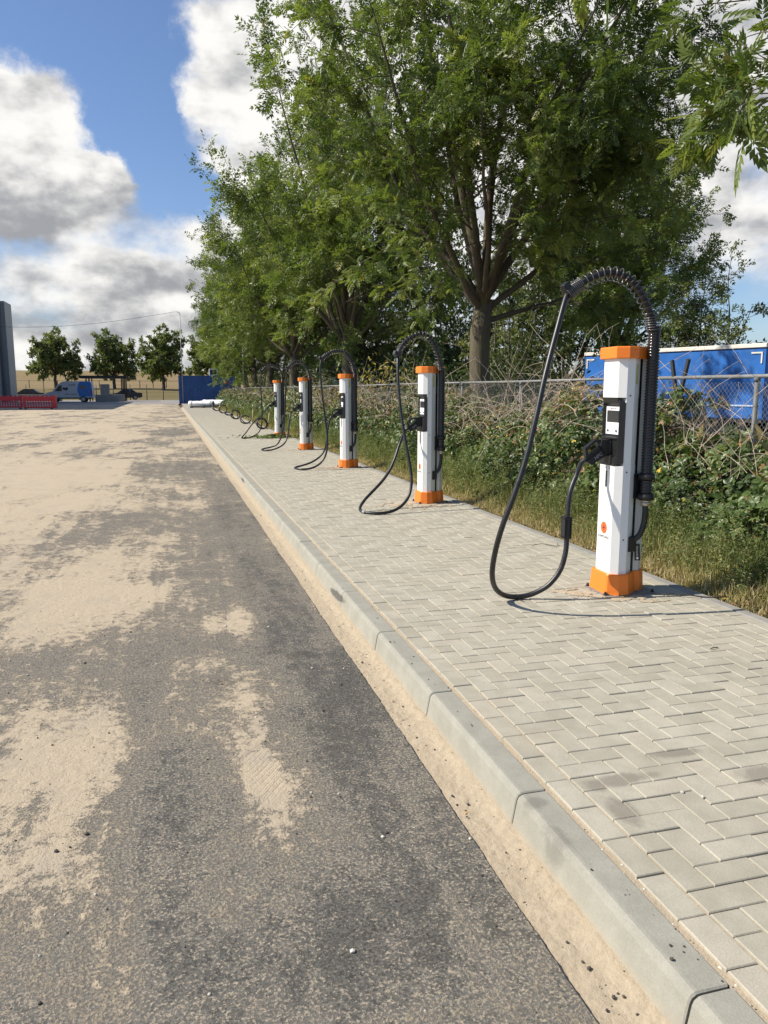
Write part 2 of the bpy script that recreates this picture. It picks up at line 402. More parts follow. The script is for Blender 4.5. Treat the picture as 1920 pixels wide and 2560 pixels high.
def m_litter(t):
    p = t.pos; f = t.noise(p, 30, 6, .75); n = t.noise(p, 3, 4, .6)
    c = t.mix(f, (.06, .042, .026, 1), (.27, .19, .11, 1)); c = t.mix(t.smooth(n, .5, .7, 0, .6), c, (.14, .12, .05, 1))
    t.put(t.bs.inputs['Base Color'], c); t.bs.inputs['Roughness'].default_value = .95; bump(t, f, 1.0, .03)
material('verge_soil', m_litter)

def leafmat(name, stops, rough=.45, trans=.35, spec=.4):
    """stops: list of (pos, colour) over the per-leaf attribute 'tone'"""
    def fn(t):
        a = t.new('ShaderNodeAttribute', attribute_name='tone').outputs['Fac']
        r = t.new('ShaderNodeValToRGB'); t.l.new(a, r.inputs[0]); e = r.color_ramp.elements
        while len(e) < len(stops): e.new(.5)
        for q, (pp, cc) in zip(e, stops): q.position = pp; q.color = tuple(cc)+(1,)
        c = r.outputs[0]
        t.put(t.bs.inputs['Base Color'], c); t.bs.inputs['Roughness'].default_value = rough; t.bs.inputs['Specular IOR Level'].default_value = spec
        tr = t.new('ShaderNodeBsdfTranslucent'); t.put(tr.inputs[0], t.mix(1.0, c, (1.25, 1.35, .7, 1), 'MULTIPLY'))
        mx = t.new('ShaderNodeMixShader'); mx.inputs[0].default_value = trans
        t.l.new(t.bs.outputs[0], mx.inputs[1]); t.l.new(tr.outputs[0], mx.inputs[2]); t.l.new(mx.outputs[0], t.out.inputs[0])
    return material(name, fn)
leafmat('ash_leaves', [(0, (.06, .095, .022)), (.5, (.125, .172, .04)), (.88, (.22, .265, .065)), (1, (.31, .29, .07))], .42, .40, .45)
leafmat('elm_leaves', [(0, (.09, .125, .04)), (.6, (.18, .215, .075)), (1, (.28, .28, .11))], .5, .35)
leafmat('dark_leaves', [(0, (.028, .052, .016)), (.6, (.065, .10, .03)), (1, (.12, .155, .055))], .5, .3)
leafmat('bramble_leaves', [(0, (.04, .07, .02)), (.40, (.09, .135, .038)), (.70, (.16, .205, .065)), (.78, (.21, .19, .065)), (.86, (.27, .17, .07)), (.93, (.22, .105, .06)), (1, (.55, .40, .05))], .40, .25, .5)
leafmat('grass_blades', [(0, (.09, .12, .034)), (.35, (.17, .20, .06)), (.6, (.28, .255, .10)), (.85, (.38, .30, .15)), (1, (.55, .46, .27))], .6, .3, .25)
leafmat('herb_leaves', [(0, (.09, .125, .045)), (.6, (.17, .215, .09)), (1, (.36, .35, .17))], .6, .42, .25)
leafmat('yellowing_leaves', [(0, (.12, .14, .04)), (.5, (.30, .25, .06)), (1, (.50, .36, .08))], .5, .35)
def m_bark(t):
    p = t.obj; q = t.vmath('MULTIPLY', p, (1, 1, .22)); n = t.noise(q, 14, 8, .7, .6); b = t.noise(p, 2.2, 4, .6)
    c = t.mix(n, (.045, .037, .027, 1), (.185, .155, .115, 1)); c = t.mix(t.smooth(b, .45, .7, 0, .55), c, (.13, .125, .055, 1))
    t.put(t.bs.inputs['Base Color'], c); t.bs.inputs['Roughness'].default_value = .9; t.bs.inputs['Specular IOR Level'].default_value = .2; bump(t, n, .9, .03)
material('bark', m_bark)
simple('dry_stem', (.43, .35, .27), .8, var=.3, scale=9)
simple('post_white', (.80, .80, .78), .38, var=.012, scale=3, dirt=((.62, .60, .55), .12))
simple('post_grey_rear', (.60, .60, .56), .42, var=.03)
simple('orange_plastic', (.86, .215, .022), .45, var=.04, scale=8, dirt=((.60, .20, .05), .25))
simple('black_plastic', (.014, .014, .015), .42, var=.15, spec=.45)
simple('black_rubber', (.016, .016, .017), .40, var=.25, scale=14, dirt=((.10, .085, .065), .35), spec=.5)
simple('black_gloss', (.010, .010, .011), .20, var=.1, spec=.7)
simple('spring_steel', (.07, .07, .072), .25, var=.1, spec=.8)
simple('screen_glass', (.018, .023, .027), .12, var=.05, spec=.6)
simple('plate_white', (.80, .82, .84), .35, var=.01)
simple('zinc', (.21, .215, .215), .6, .25, var=.18, scale=18)
simple('zinc_dull', (.13, .135, .135), .65, .2, var=.2, scale=18)
simple('brass_gland', (.50, .45, .36), .35, .8, var=.1)
simple('warning_yellow', (.60, .58, .12), .5)
simple('print_black', (.02, .02, .02), .6); simple('print_grey', (.30, .30, .31), .6); simple('print_red', (.65, .05, .03), .5); simple('print_white', (.78, .78, .78), .5)
simple('print_orange', (.88, .13, .03), .5); simple('print_blue', (.45, .56, .75), .5)
simple('container_blue', (.024, .095, .30), .5, var=.22, scale=1.5, dirt=((.05, .06, .09), .5))
simple('trailer_blue', (.014, .125, .44), .5, var=.16, scale=1.2, dirt=((.07, .16, .38), .7))
simple('shed_blue', (.02, .09, .26), .55, var=.2, scale=1.2)
simple('trim_white', (.70, .68, .62), .5, var=.08, scale=2, dirt=((.42, .40, .36), .5))
simple('dark_steel', (.03, .03, .032), .6, var=.2)
simple('wall_cladding', (.30, .305, .30), .55, var=.05, scale=.4)
simple('wall_trim', (.12, .125, .13), .5)
simple('barrier_red', (.50, .018, .03), .5, var=.10, scale=3)
simple('van_white', (.55, .56, .57), .35, var=.03); simple('van_blue', (.03, .17, .50), .35, var=.05)
simple('car_black', (.012, .013, .016), .2, var=.1, spec=.6); simple('car_dark_grey', (.03, .032, .036), .25)
simple('glass_dark', (.012, .014, .016), .08, spec=.7); simple('tyre', (.014, .014, .014), .75); simple('rim_metal', (.35, .35, .36), .35, .8)
simple('light_red', (.5, .02, .02), .25); simple('light_clear', (.7, .7, .68), .2)
simple('wood_dark', (.030, .026, .022), .7, var=.2); simple('wood_stake', (.42, .31, .18), .8, var=.2)
simple('concrete_block', (.24, .235, .22), .85, var=.12, scale=3)
simple('pipe_white', (.74, .75, .76), .35, var=.04)
simple('stone_dark', (.07, .06, .05), .85, var=.3); simple('stone_light', (.55, .52, .45), .85, var=.15)
simple('asphalt_grey', (.24, .235, .23), .85, var=.06, scale=.5)
simple('galvanised_pole', (.30, .31, .32), .5, .2, var=.08)
M = MATS

# ================================================================== SETTING
rng = np.random.default_rng(7); random.seed(7)
def sstep(a, b, v):
    u = np.clip((v-a)/(b-a), 0, 1); return u*u*(3-2*u)
def terrain_z(x, y):
    z = -.22 + 0*x
    z = z + 1.75*sstep(134, 172, y) + .45*sstep(172, 190, y) + 5.1*sstep(206, 246, y) - 3*sstep(290, 420, y)
    z = z - .55*sstep(7.5, 10.0, x)*(1-sstep(90, 120, y))
    return z
xs = np.unique(np.concatenate([np.linspace(-900, -60, 22), np.linspace(-60, 60, 80), np.linspace(60, 900, 22)]))
ys = np.unique(np.concatenate([np.linspace(-60, 120, 46), np.linspace(120, 300, 70), np.linspace(300, 2200, 24)]))
X, Y = np.meshgrid(xs, ys); Z = terrain_z(X, Y)
nx, ny = len(xs), len(ys); I = np.arange(nx*ny).reshape(ny, nx)
F = np.stack([I[:-1, :-1], I[:-1, 1:], I[1:, 1:], I[1:, :-1]], -1).reshape(-1, 4)
me = big_mesh('ground', np.stack([X, Y, Z], -1).reshape(-1, 3), F, smooth=True)
tag(link('ground', me, M['ground_soil_and_dry_grass']), kind='structure')
def sheet(name, x0, x1, y0, y1, z, mat, nx=1, ny=1, zf=None):
    gx = np.linspace(x0, x1, nx+1); gy = np.linspace(y0, y1, ny+1); A, B = np.meshgrid(gx, gy)
    C = np.full_like(A, z) if zf is None else zf(A, B)
    I = np.arange((nx+1)*(ny+1)).reshape(ny+1, nx+1)
    F = np.stack([I[:-1, :-1], I[:-1, 1:], I[1:, 1:], I[1:, :-1]], -1).reshape(-1, 4)
    me = big_mesh(name, np.stack([A, B, C], -1).reshape(-1, 3), F, smooth=True)
    return tag(link(name, me, mat), kind='structure')
KX0, KX1, KX2 = 0.995, 1.163, 1.30            # asphalt edge, kerb foot, kerb back
# asphalt: a slab with a slightly ragged edge along the sand strip
def road_mesh():
    yy = np.concatenate([np.linspace(-3, 12, 500), np.linspace(12.1, 92, 300)])
    e = KX0+.003*np.sin(yy*2.1)+.0015*np.sin(yy*13.7+1)+rng.normal(0, .0014, len(yy))
    cols = [np.full_like(yy, -45.), np.full_like(yy, -6.), np.full_like(yy, -1.), e-.004, e, e+.001]
    zc = [-.118, -.118, -.118, -.118, -.123, -.16]
    V = np.stack([np.stack([c, yy, np.full_like(yy, q)], -1) for c, q in zip(cols, zc)], 1)
    n = len(cols); I = np.arange(len(yy)*n).reshape(len(yy), n)
    F = np.stack([I[:-1, :-1], I[:-1, 1:], I[1:, 1:], I[1:, :-1]], -1).reshape(-1, 4)
    return big_mesh('road', V.reshape(-1, 3), F)
tag(link('road', road_mesh(), M['road_asphalt_with_sand']), kind='structure')
def sand_z(a, b):
    return -.128+.004*np.sin(b*7+a*9)*np.sin(b*2.3)+rng.normal(0, .0022, a.shape)+.010*sstep(KX0+.09, KX1, a)
sheet('sand_strip', KX0-.004, KX1+.02, .3, 14, 0, M['loose_sand'], 14, 1100, sand_z)
sheet('sand_strip', KX0-.004, KX1+.02, 14.01, 74, 0, M['loose_sand'], 4, 400, sand_z)
sheet('yard_paving', -60, 14, 91.6, 131, -.124, M['yard_brick_paving'])
sheet('far_road', -300, 300, 196, 203, 0, M['asphalt_grey'], 60, 4, lambda a, b: terrain_z(a, b)+.05)
# kerb: one stone a metre
kb = sheet('kerb', KX1+.06, KX2+.03, .2, 74.4, -.03, M['loose_sand'], 1, 1)
prof = [(KX1, -.24), (KX1+.001, -.13), (KX1+.021, -.022), (KX1+.027, -.009), (KX1+.040, -.001), (KX1+.05, 0), (KX2, 0), (KX2, -.24)]
ks = MB(); L = .994
def kring(y, d): return [(x+(d if i < 6 else -d)*.6, y, z-d if z > -.2 else z) for i, (x, z) in enumerate(prof)]
ks.loft([kring(.002, .004), kring(.007, 0), kring(L-.005, 0), kring(L, .004)])
kme = None
for i in range(73):
    y = 1.433-1+i
    if kme is None:
        o = ks.build('kerb_stone', M['kerb_concrete'], kb, loc=(0, y, 0)); kme = o.data
    else:
        o = link('kerb_stone', kme, None, kb, loc=(random.uniform(-.002, .002), y, random.uniform(-.0025, .0025)))
# pavement: bed + herringbone pavers
PX0, PX1, P = 1.326, 3.60, .1
pav = sheet('pavement', 1.302, 3.64, .2, 88, -.0085, M['loose_sand'], 1, 1)
stones = []                                     # (x0,y0,dx,dy)
Y0 = .477
for j in range(int(87/.2)): stones.append((PX0, Y0+.2*j, .1, .2))
nxc = 21; nyc = int(87/P); x0h = PX0+.104
done = set()
for j in range(-2, nyc):
    for i in range(-2, nxc+1):
        r = (i-j) % 4
        if r == 0: cells = [(i, j), (i+1, j)]
        elif r == 3: cells = [(i, j), (i, j+1)]
        else: continue
        cells = [c for c in cells if 0 <= c[0] < nxc and 0 <= c[1] < nyc]
        if not cells: continue
        a = min(c[0] for c in cells); b = min(c[1] for c in cells)
        stones.append((x0h+a*P, Y0+b*P, P*(max(c[0] for c in cells)-a+1), P*(max(c[1] for c in cells)-b+1)))
for j in range(int(87/.2)): stones.append((x0h+nxc*P+.002, Y0+.2*j+.07, .1, .2))
def stone_shape(dx, dy, g=.0022, ch=.0030):
    a, b = g, g; c, d = dx-g, dy-g
    v = [(a, b, -.02), (c, b, -.02), (c, d, -.02), (a, d, -.02), (a, b, -ch), (c, b, -ch), (c, d, -ch), (a, d, -ch),
         (a+ch, b+ch, 0), (c-ch, b+ch, 0), (c-ch, d-ch, 0), (a+ch, d-ch, 0)]
    f = [(0, 1, 5, 4), (1, 2, 6, 5), (2, 3, 7, 6), (3, 0, 4, 7), (4, 5, 9, 8), (5, 6, 10, 9), (6, 7, 11, 10), (7, 4, 8, 11), (8, 9, 10, 11)]
    return np.array(v), np.array(f)
sz = []
for q in stones:
    cx, cy = q[0]+q[2]/2, q[1]+q[3]/2
    u, v, d = project((cx, cy, 0))
    ok = -20 < u < 1940 and -20 < v < 2580 and d > .2
    sz.append((q[2]*q[3]*CAM_H/max(d, .3)**3 if ok else -1))
order = np.argsort(-np.array(sz)); near = set(order[:300].tolist())
var = {}
VV, FF, TT, nv = [], [], [], 0
for k, (x, y, dx, dy) in enumerate(stones):
    tone = rng.random(); dz = rng.normal(0, .0013)
    if k in near:
        key = (round(dx, 2), round(dy, 2), int(tone*8))
        if key not in var:
            v, f = stone_shape(dx, dy); var[key] = big_mesh('paver', v, f, {'tone': np.full(len(v), (key[2]+.5)/8)})
        o = link('paver', var[key], M['paver_concrete'], pav, loc=(x, y, dz), rot=(rng.normal(0, .004), rng.normal(0, .004), rng.normal(0, .003)))
    elif y < 45:
        v, f = stone_shape(dx, dy); VV.append(v+np.array([x, y, dz])); FF.append(f+nv); TT.append(np.full(len(v), tone)); nv += len(v)
o = link('paver_field', big_mesh('paver_field', np.concatenate(VV), np.concatenate(FF), {'tone': np.concatenate(TT)}), M['paver_concrete'], pav)
o['kind'] = 'stuff'
def m_farpave(t):
    p = t.pos; br = t.new('ShaderNodeTexBrick'); t.put(br.inputs['Vector'], p); br.inputs['Scale'].default_value = 5
    br.inputs['Color1'].default_value = (.31, .295, .25, 1); br.inputs['Color2'].default_value = (.37, .355, .305, 1); br.inputs['Mortar'].default_value = (.27, .235, .18, 1); br.inputs['Mortar Size'].default_value = .03
    c = t.mix(t.smooth(t.noise(p, 1.3, 5, .6), .45, .75, 0, .4), br.outputs[0], (.40, .35, .265, 1)); t.put(t.bs.inputs['Base Color'], c); t.bs.inputs['Roughness'].default_value = .9
material('far_pavers', m_farpave)
sheet('pavement', 1.326, 3.64, 44.9, 88, -.001, M['far_pavers'])
# concrete edging strips at the back of the pavement (one metre each)
EX = x0h+nxc*P+.106
eb = sheet('pavement_edging', EX, EX+.09, .2, 88, -.03, M['verge_soil'], 1, 1)
em = None
for i in range(87):
    if em is None:
        o = MB().box((.002, .002, -.15), (.085, .996, .006), bev=.006).build('edging_stone', M['edging_concrete'], eb, loc=(EX, .9, 0)); em = o.data
    else: link('edging_stone', em, None, eb, loc=(EX+random.uniform(-.003, .003), .9+i, random.uniform(-.004, .004)))
sheet('verge_soil', EX+.08, 8.0, -3, 90, 0, M['verge_soil'], 30, 400, lambda a, b: -.05+.03*np.sin(a*5+b*1.3)*np.sin(b*2.1)+.03*sstep(3.7, 4.4, a))
# sand spilled round the posts
def spilled_sand(cx, cy, rx, ry, hgt, seed, label):
    r = np.random.default_rng(seed); n = 110; gx = np.linspace(-rx, rx, n); gy = np.linspace(-ry, ry, n); A, B = np.meshgrid(gx, gy)
    Hh = .62-1.0*np.sqrt((A/rx)**2+(B/ry)**2)
    for k in range(26):
        ff = r.uniform(4, 40); an = r.uniform(0, 6.28); Hh += (5/ff)**.6*.40*np.sin((A*math.cos(an)+B*math.sin(an))*ff*2+r.uniform(0, 6.28))*.6
    Hh += r.normal(0, .16, A.shape)
    Zs = np.clip(Hh, -.2, .8)*hgt
    I = np.arange(n*n).reshape(n, n); keep = (Hh > .0); keep = keep[:-1, :-1] & keep[1:, :-1] & keep[:-1, 1:] & keep[1:, 1:]
    F = np.stack([I[:-1, :-1], I[:-1, 1:], I[1:, 1:], I[1:, :-1]], -1)[keep]
    me = big_mesh('spilled_sand', np.stack([A+cx, B+cy, Zs+.0015], -1).reshape(-1, 3), F, smooth=True)
    tag(link('spilled_sand', me, M['loose_sand']), label, 'sand', 'sand spilled round the charging posts', 'stuff')

# ================================================================== CHARGING POSTS
CHARGERS = [
( 3.045 , 4.955 , [(0.25,-0.12,1.90),(0.23,-0.13,1.96),(0.16,-0.14,2.10),(0.07,-0.15,2.20),(-0.01,-0.16,2.24),(-0.10,-0.17,2.27),(-0.19,-0.17,2.26),(-0.28,-0.18,2.22),(-0.36,-0.19,2.18),(-0.42,-0.20,2.13),(-0.46,-0.21,2.10)] ,
   [(-0.50,-0.24,2.03),(-0.55,-0.28,1.87),(-0.62,-0.33,1.71),(-0.68,-0.38,1.54),(-0.74,-0.43,1.35),(-0.83,-0.47,0.98),(-0.91,-0.48,0.80),(-0.98,-0.47,0.62),(-1.01,-0.43,0.43),(-1.00,-0.33,0.24),(-0.92,-0.20,0.12),(-0.80,-0.07,0.02),(-0.71,-0.10,0.02),(-0.64,-0.08,0.02),(-0.58,-0.10,0.04),(-0.48,-0.15,0.10),(-0.40,-0.15,0.20),(-0.36,-0.14,0.33),(-0.35,-0.12,0.43),(-0.35,-0.12,0.60),(-0.35,-0.11,0.78),(-0.26,-0.05,0.89),(-0.19,-0.04,0.98)] ),
( 3.16 , 9.66 , [(0.22,-0.12,1.74),(0.20,-0.13,1.89),(0.17,-0.14,2.02),(0.10,-0.15,2.12),(0.02,-0.16,2.18),(-0.07,-0.17,2.19),(-0.17,-0.17,2.15),(-0.26,-0.18,2.09),(-0.32,-0.19,2.03),(-0.35,-0.20,1.96),(-0.37,-0.21,1.89)] ,
   [(-0.38,-0.26,1.83),(-0.40,-0.30,1.71),(-0.40,-0.35,1.56),(-0.40,-0.39,1.38),(-0.39,-0.43,1.18),(-0.38,-0.47,1.05),(-0.36,-0.51,0.90),(-0.35,-0.55,0.74),(-0.32,-0.60,0.56),(-0.31,-0.64,0.43),(-0.33,-0.68,0.30),(-0.36,-0.72,0.20),(-0.44,-0.76,0.11),(-0.54,-0.81,0.05),(-0.67,-0.85,0.02),(-0.81,-0.88,0.02),(-0.93,-0.78,0.02),(-0.96,-0.66,0.02),(-0.97,-0.60,0.04),(-0.94,-0.54,0.07),(-0.87,-0.48,0.15),(-0.75,-0.42,0.23),(-0.61,-0.36,0.34),(-0.50,-0.30,0.46),(-0.41,-0.24,0.60),(-0.35,-0.18,0.76),(-0.29,-0.12,0.86),(-0.23,-0.06,0.92)] ),
( 3.165 , 14.53 , [(0.23,-0.12,1.84),(0.21,-0.13,1.95),(0.16,-0.14,2.08),(0.07,-0.15,2.17),(-0.02,-0.16,2.20),(-0.12,-0.17,2.21),(-0.23,-0.18,2.18),(-0.32,-0.19,2.12),(-0.38,-0.20,2.07),(-0.42,-0.21,2.01)] ,
   [(-0.44,-0.23,1.94),(-0.44,-0.24,1.85),(-0.44,-0.25,1.70),(-0.42,-0.26,1.44),(-0.40,-0.27,1.21),(-0.38,-0.28,1.04),(-0.36,-0.29,0.87),(-0.34,-0.30,0.70),(-0.33,-0.31,0.53),(-0.35,-0.32,0.38),(-0.38,-0.34,0.24),(-0.47,-0.35,0.13),(-0.58,-0.36,0.06),(-0.71,-0.37,0.02),(-0.86,-0.35,0.02),(-0.93,-0.19,0.02),(-0.93,-0.01,0.02),(-0.88,-0.01,0.04),(-0.76,-0.01,0.06),(-0.61,-0.01,0.10),(-0.48,-0.01,0.17),(-0.37,-0.00,0.26),(-0.32,-0.00,0.35),(-0.29,-0.00,0.47),(-0.27,-0.00,0.61),(-0.26,-0.00,0.76),(-0.24,-0.00,0.86),(-0.20,-0.00,0.93)] ),
( 3.15 , 19.25 , [(0.24,-0.12,1.74),(0.23,-0.13,1.88),(0.18,-0.14,2.02),(0.11,-0.15,2.12),(0.00,-0.16,2.17),(-0.11,-0.18,2.18),(-0.20,-0.19,2.13),(-0.29,-0.20,2.05),(-0.33,-0.21,1.97)] ,
   [(-0.34,-0.18,1.88),(-0.35,-0.14,1.68),(-0.36,-0.09,1.45),(-0.37,-0.05,1.21),(-0.37,-0.01,1.03),(-0.38,0.03,0.85),(-0.39,0.07,0.67),(-0.41,0.11,0.49),(-0.44,0.16,0.36),(-0.50,0.20,0.21),(-0.55,0.24,0.10),(-0.69,0.28,0.05),(-0.90,0.32,0.02),(-1.02,-0.04,0.02),(-0.97,-0.44,0.02),(-0.77,-0.40,0.02),(-0.59,-0.35,0.08),(-0.47,-0.31,0.15),(-0.39,-0.26,0.22),(-0.34,-0.22,0.38),(-0.31,-0.18,0.56),(-0.29,-0.13,0.74),(-0.26,-0.09,0.86),(-0.22,-0.04,0.94)] ),
( 3.2 , 24.44 , [(0.24,-0.12,1.88),(0.22,-0.13,2.03),(0.16,-0.14,2.13),(0.06,-0.15,2.22),(-0.08,-0.16,2.24),(-0.20,-0.18,2.22),(-0.31,-0.19,2.16),(-0.38,-0.20,2.09),(-0.42,-0.21,2.01)] ,
   [(-0.43,-0.21,1.88),(-0.44,-0.21,1.66),(-0.44,-0.20,1.37),(-0.43,-0.20,1.14),(-0.42,-0.19,0.92),(-0.42,-0.19,0.70),(-0.43,-0.18,0.47),(-0.45,-0.18,0.32),(-0.52,-0.17,0.19),(-0.62,-0.17,0.09),(-0.79,-0.16,0.02),(-0.96,-0.37,0.02),(-1.09,-0.58,0.02),(-1.11,-0.52,0.04),(-1.07,-0.47,0.07),(-0.96,-0.41,0.16),(-0.83,-0.35,0.34),(-0.73,-0.29,0.47),(-0.60,-0.23,0.57),(-0.46,-0.17,0.67),(-0.35,-0.12,0.78),(-0.26,-0.06,0.90)] ),
]
def octo(g=0., back=True):
    s = [(0-g, .096+g*.6), (0.004-g*.9, .105+g*.75), (.055-g*.2, .136+g), (.112+g*.3, .138+g), (.192+g, .062+g*.5)]
    return [(u, -v) for u, v in s]+[(u, v) for u, v in reversed(s)]
def rear(g=0.):
    s = [(.222-g*.5, .046+g), (.262+g*.3, .050+g), (.312+g, .004+g*.5)]
    return [(u, -v) for u, v in s]+[(u, v) for u, v in reversed(s)]
TXT = {}
def lettering(key, txt, size, mat, parent, loc, rot, name='lettering'):
    k = (key, mat)
    if k not in TXT:
        TXT[k] = text_mesh(txt, size); TXT[k].materials.append(M[mat])
    return link(name, TXT[k], None, parent, loc, rot)
FRONT = (R(90), 0, R(-90))                   # text facing -X, upright
SIDE = (R(90), 0, 0)                         # text facing -Y, upright
shared = {}
def part(key, fn, name, mat, parent):
    """first use builds the mesh, later posts share it"""
    if key in shared: return link(name, shared[key], None, parent)
    o = fn().build(name, M[mat], parent); shared[key] = o.data; return o
def corrugated(z0, z1, r, pitch, n=20):
    m = MB(); rings = []; k = int((z1-z0)/pitch*4)
    for i in range(k+1):
        z = z0+(z1-z0)*i/k; rr = r-.0085*(.5-.5*math.cos(2*math.pi*(z-z0)/pitch))
        rings.append([(math.cos(2*math.pi*a/n)*rr, math.sin(2*math.pi*a/n)*rr, z) for a in range(n)])
    return m.loft(rings, True, True)
LABELS = ['white and orange charging post nearest the camera, cable looping left onto the pavers',
          'second charging post from the camera, its cable crossing in front of the plug',
          'third charging post from the camera, in front of the slim blue shed edge',
          'fourth charging post from the camera, cable tip lying flat on the pavement',
          'farthest upright charging post, cut weeds lying at its orange foot']
for ci, (x0, yc, HO, CA) in enumerate(CHARGERS):
    root = empty('charging_post', (x0, yc-.018, 0), 0, LABELS[ci], 'charging post', 'charging posts along the pavement')
    root.rotation_euler[2] = R([-3, 0, 1, -1, 0][ci])
    near = ci < 2
    bp = part('bplate', lambda: MB().box((-.055, -.155, 0.001), (.36, .155, .010)), 'base_plate', 'zinc', root)
    for a, b in ((-.04, -.135), (-.04, .135), (.34, -.135)):
        part('bolt', lambda: MB().cyl((0, 0), .016, 0, .006, 6).cyl((0, 0), .010, .006, .022, 6), 'bolt', 'dark_steel', bp).location = (a, b, .010)
    part('base', lambda: MB().loft([[(u, v, z) for u, v in octo(g)] for g, z in ((.036, .008), (.034, .02), (.024, .150), (.020, .157), (.002, .157))]), 'base_cover', 'orange_plastic', root)
    part('rbase', lambda: MB().loft([[(u, v, z) for u, v in rear(g)] for g, z in ((.022, .008), (.014, .150), (.010, .157), (.001, .157))]), 'rear_base_cover', 'orange_plastic', root)
    body = part('body_lower', lambda: MB().prism(octo(), .150, .945), 'body', 'post_white', root)
    part('body_upper', lambda: MB().prism(octo(), 1.427, 1.71), 'upper_body', 'post_white', root)
    part('body_mid', lambda: MB().prism([(u, v) for u, v in octo(-.002) if u > .05], .94, 1.43), 'middle_body', 'post_white', root)
    part('rear', lambda: MB().prism(rear(), .150, 1.71), 'rear_column', 'post_grey_rear', root)
    ch = part('channel', lambda: MB().box((.15, -.040, .02), (.24, .040, 1.705)), 'cable_channel', 'black_plastic', root)
    def teeth():
        m = MB()
        for k in range(98): m.box((.196, -.0445, .17+k*.0157), (.220, -.0402, .176+k*.0157))
        return m
    part('teeth', teeth, 'toothed_rack', 'black_gloss', ch)
    full = [(-.026, .118), (.05, .161), (.118, .165), (.20, .095), (.275, .075), (.335, .02)]
    fullp = [(u, -v) for u, v in full]+[(u, v) for u, v in reversed(full)]
    def cap():
        m = MB(); ins = lambda k: [(.2+(u-.2)*k, v*k) for u, v in fullp]
        return m.loft([[(u, v, z) for u, v in ins(k)] for k, z in ((.985, 1.698), (1, 1.702), (1, 1.772), (.985, 1.780))])
    part('cap', cap, 'top_cap', 'orange_plastic', root)
    # black control housing, lofted; the screen face is set back
    def housing():
        m = MB(); rings = []
        for z, u, e in ((.944, -.003, .004), (.965, -.004, .003), (1.000, -.003, .003), (1.010, .012, .003), (1.128, .012, .003), (1.135, -.001, .003), (1.147, -.001, .003), (1.155, .033, .003), (1.372, .033, .003), (1.392, .012, .003), (1.428, -.003, .003)):
            f = 1.0; zo = z
            lo = .965 if z < .97 else z; hi = 1.392 if z > 1.39 else z
            zz = lo if z < .97 else (hi if z > 1.39 else z)
            ring = []
            for s in (-1, 1):
                pts = [(max(u, -.003), .102, z), (.014, .1165, zz if abs(z-zz) < 1e-6 else (z+zz)/2), (.050, .1375, zz), (.062, .12, zz), (.062, .05, zz)]
                pts = [(a, s*b, c) for a, b, c in pts]
                ring += pts if s < 0 else pts[::-1]
            rings.append(ring)
        return m.loft(rings)
    hs = part('housing', housing, 'control_housing', 'black_plastic', root)
    part('plate', lambda: MB().box((.0265, -.093, 1.166), (.034, .086, 1.362)), 'screen_plate', 'plate_white', hs)
    part('display', lambda: MB().box((.0245, -.0932, 1.252), (.030, .072, 1.335)), 'display', 'screen_glass', hs)
    for v in (-.066, .052):
        part('button', lambda: MB().cyl((0, 0), .0085, -.004, .004, 14, 'x'), 'button', 'black_gloss', hs).location = (.0255, v, 1.191)
    part('icon', lambda: MB().box((.0255, -.006, 1.340), (.0266, .006, 1.355)), 'plate_emblem', 'print_red', hs).location = (0, .022, 0)
    lettering('plate', 'KEMPOWER', .015, 'print_grey', hs, (.0258, -.018, 1.3475), FRONT)
    part('cardmark', lambda: MB().cyl((0, 1.222), .013, .0257, .0264, 16, 'x'), 'card_mark', 'print_blue', hs)
    lettering('codes', 'CCS 300A', .011, 'print_grey', body, (-.0006, .02, .925), FRONT)
    part('qrslot', lambda: MB().box((-.001, -.052, .918), (.0005, -.044, .934)), 'small_label', 'print_black', body)
    part('slot', lambda: MB().box((-.0015, -.012, .785), (.001, .010, .902)), 'indicator_slot', 'black_gloss', body)
    lg = part('logo', lambda: MB().cyl((0, .482), .044, -.0013, .0004, 28, 'x'), 'logo_badge', 'print_orange', body); lg.location = (0, 0, 0)
    part('plus', lambda: MB().box((-.0022, -.0035, .462), (-.0012, .0035, .502)).box((-.0021, -.020, .4785), (-.0012, .020, .4855)), 'plus_sign', 'print_black', lg)
    lettering('brand', 'KEMPOWER', .029, 'print_black', body, (-.0008, 0, .413), FRONT)
    for z in (1.44, .90, .41):
        part('screw', lambda: MB().cyl((.082, 0), .0055, -.1405, -.1365, 8, 'y'), 'screw', 'dark_steel', body).location = (0, 0, z)
    ang = math.atan2(.073, .08)
    part('warn', lambda: MB().add([(.130, -.1225, 1.52), (.160, -.0940, 1.52), (.160, -.0940, 1.66), (.130, -.1225, 1.66)], [(0, 1, 2, 3)]), 'warning_label', 'warning_yellow', body)
    # hose on the near side
    part('bracket', lambda: MB().box((.175, -.078, .70), (.300, -.042, .88), bev=.006).box((.215, -.12, .715), (.285, -.05, .745), bev=.004).box((.215, -.12, .855), (.285, -.05, .88), bev=.004), 'hose_bracket', 'black_plastic', root)
    top = HO[0][2]
    HX, HY = .25, -.125
    ho = corrugated(.695, top+.02, .046, .0200).build('flexible_hose', M['black_gloss'], root, loc=(HX, HY, 0))
    for z in (.708, .852):
        part('collar', lambda: MB().cyl((0, 0), .058, -.006, .030, 28).cyl((0, 0), .053, .030, .036, 28), 'hose_collar', 'black_plastic', ho).location = (0, 0, z)
    part('gland', lambda: MB().cyl((0, 0), .036, .684, .700, 8).cyl((0, 0), .031, .655, .684, 20), 'cable_gland', 'brass_gland', ho)
    arch = [Vector(p) for p in HO]; arch[0] = Vector((HX, HY, top)); arch = [Vector((HX, HY, top-.25))]+arch
    arch[2].x = min(arch[2].x, HX-.005)
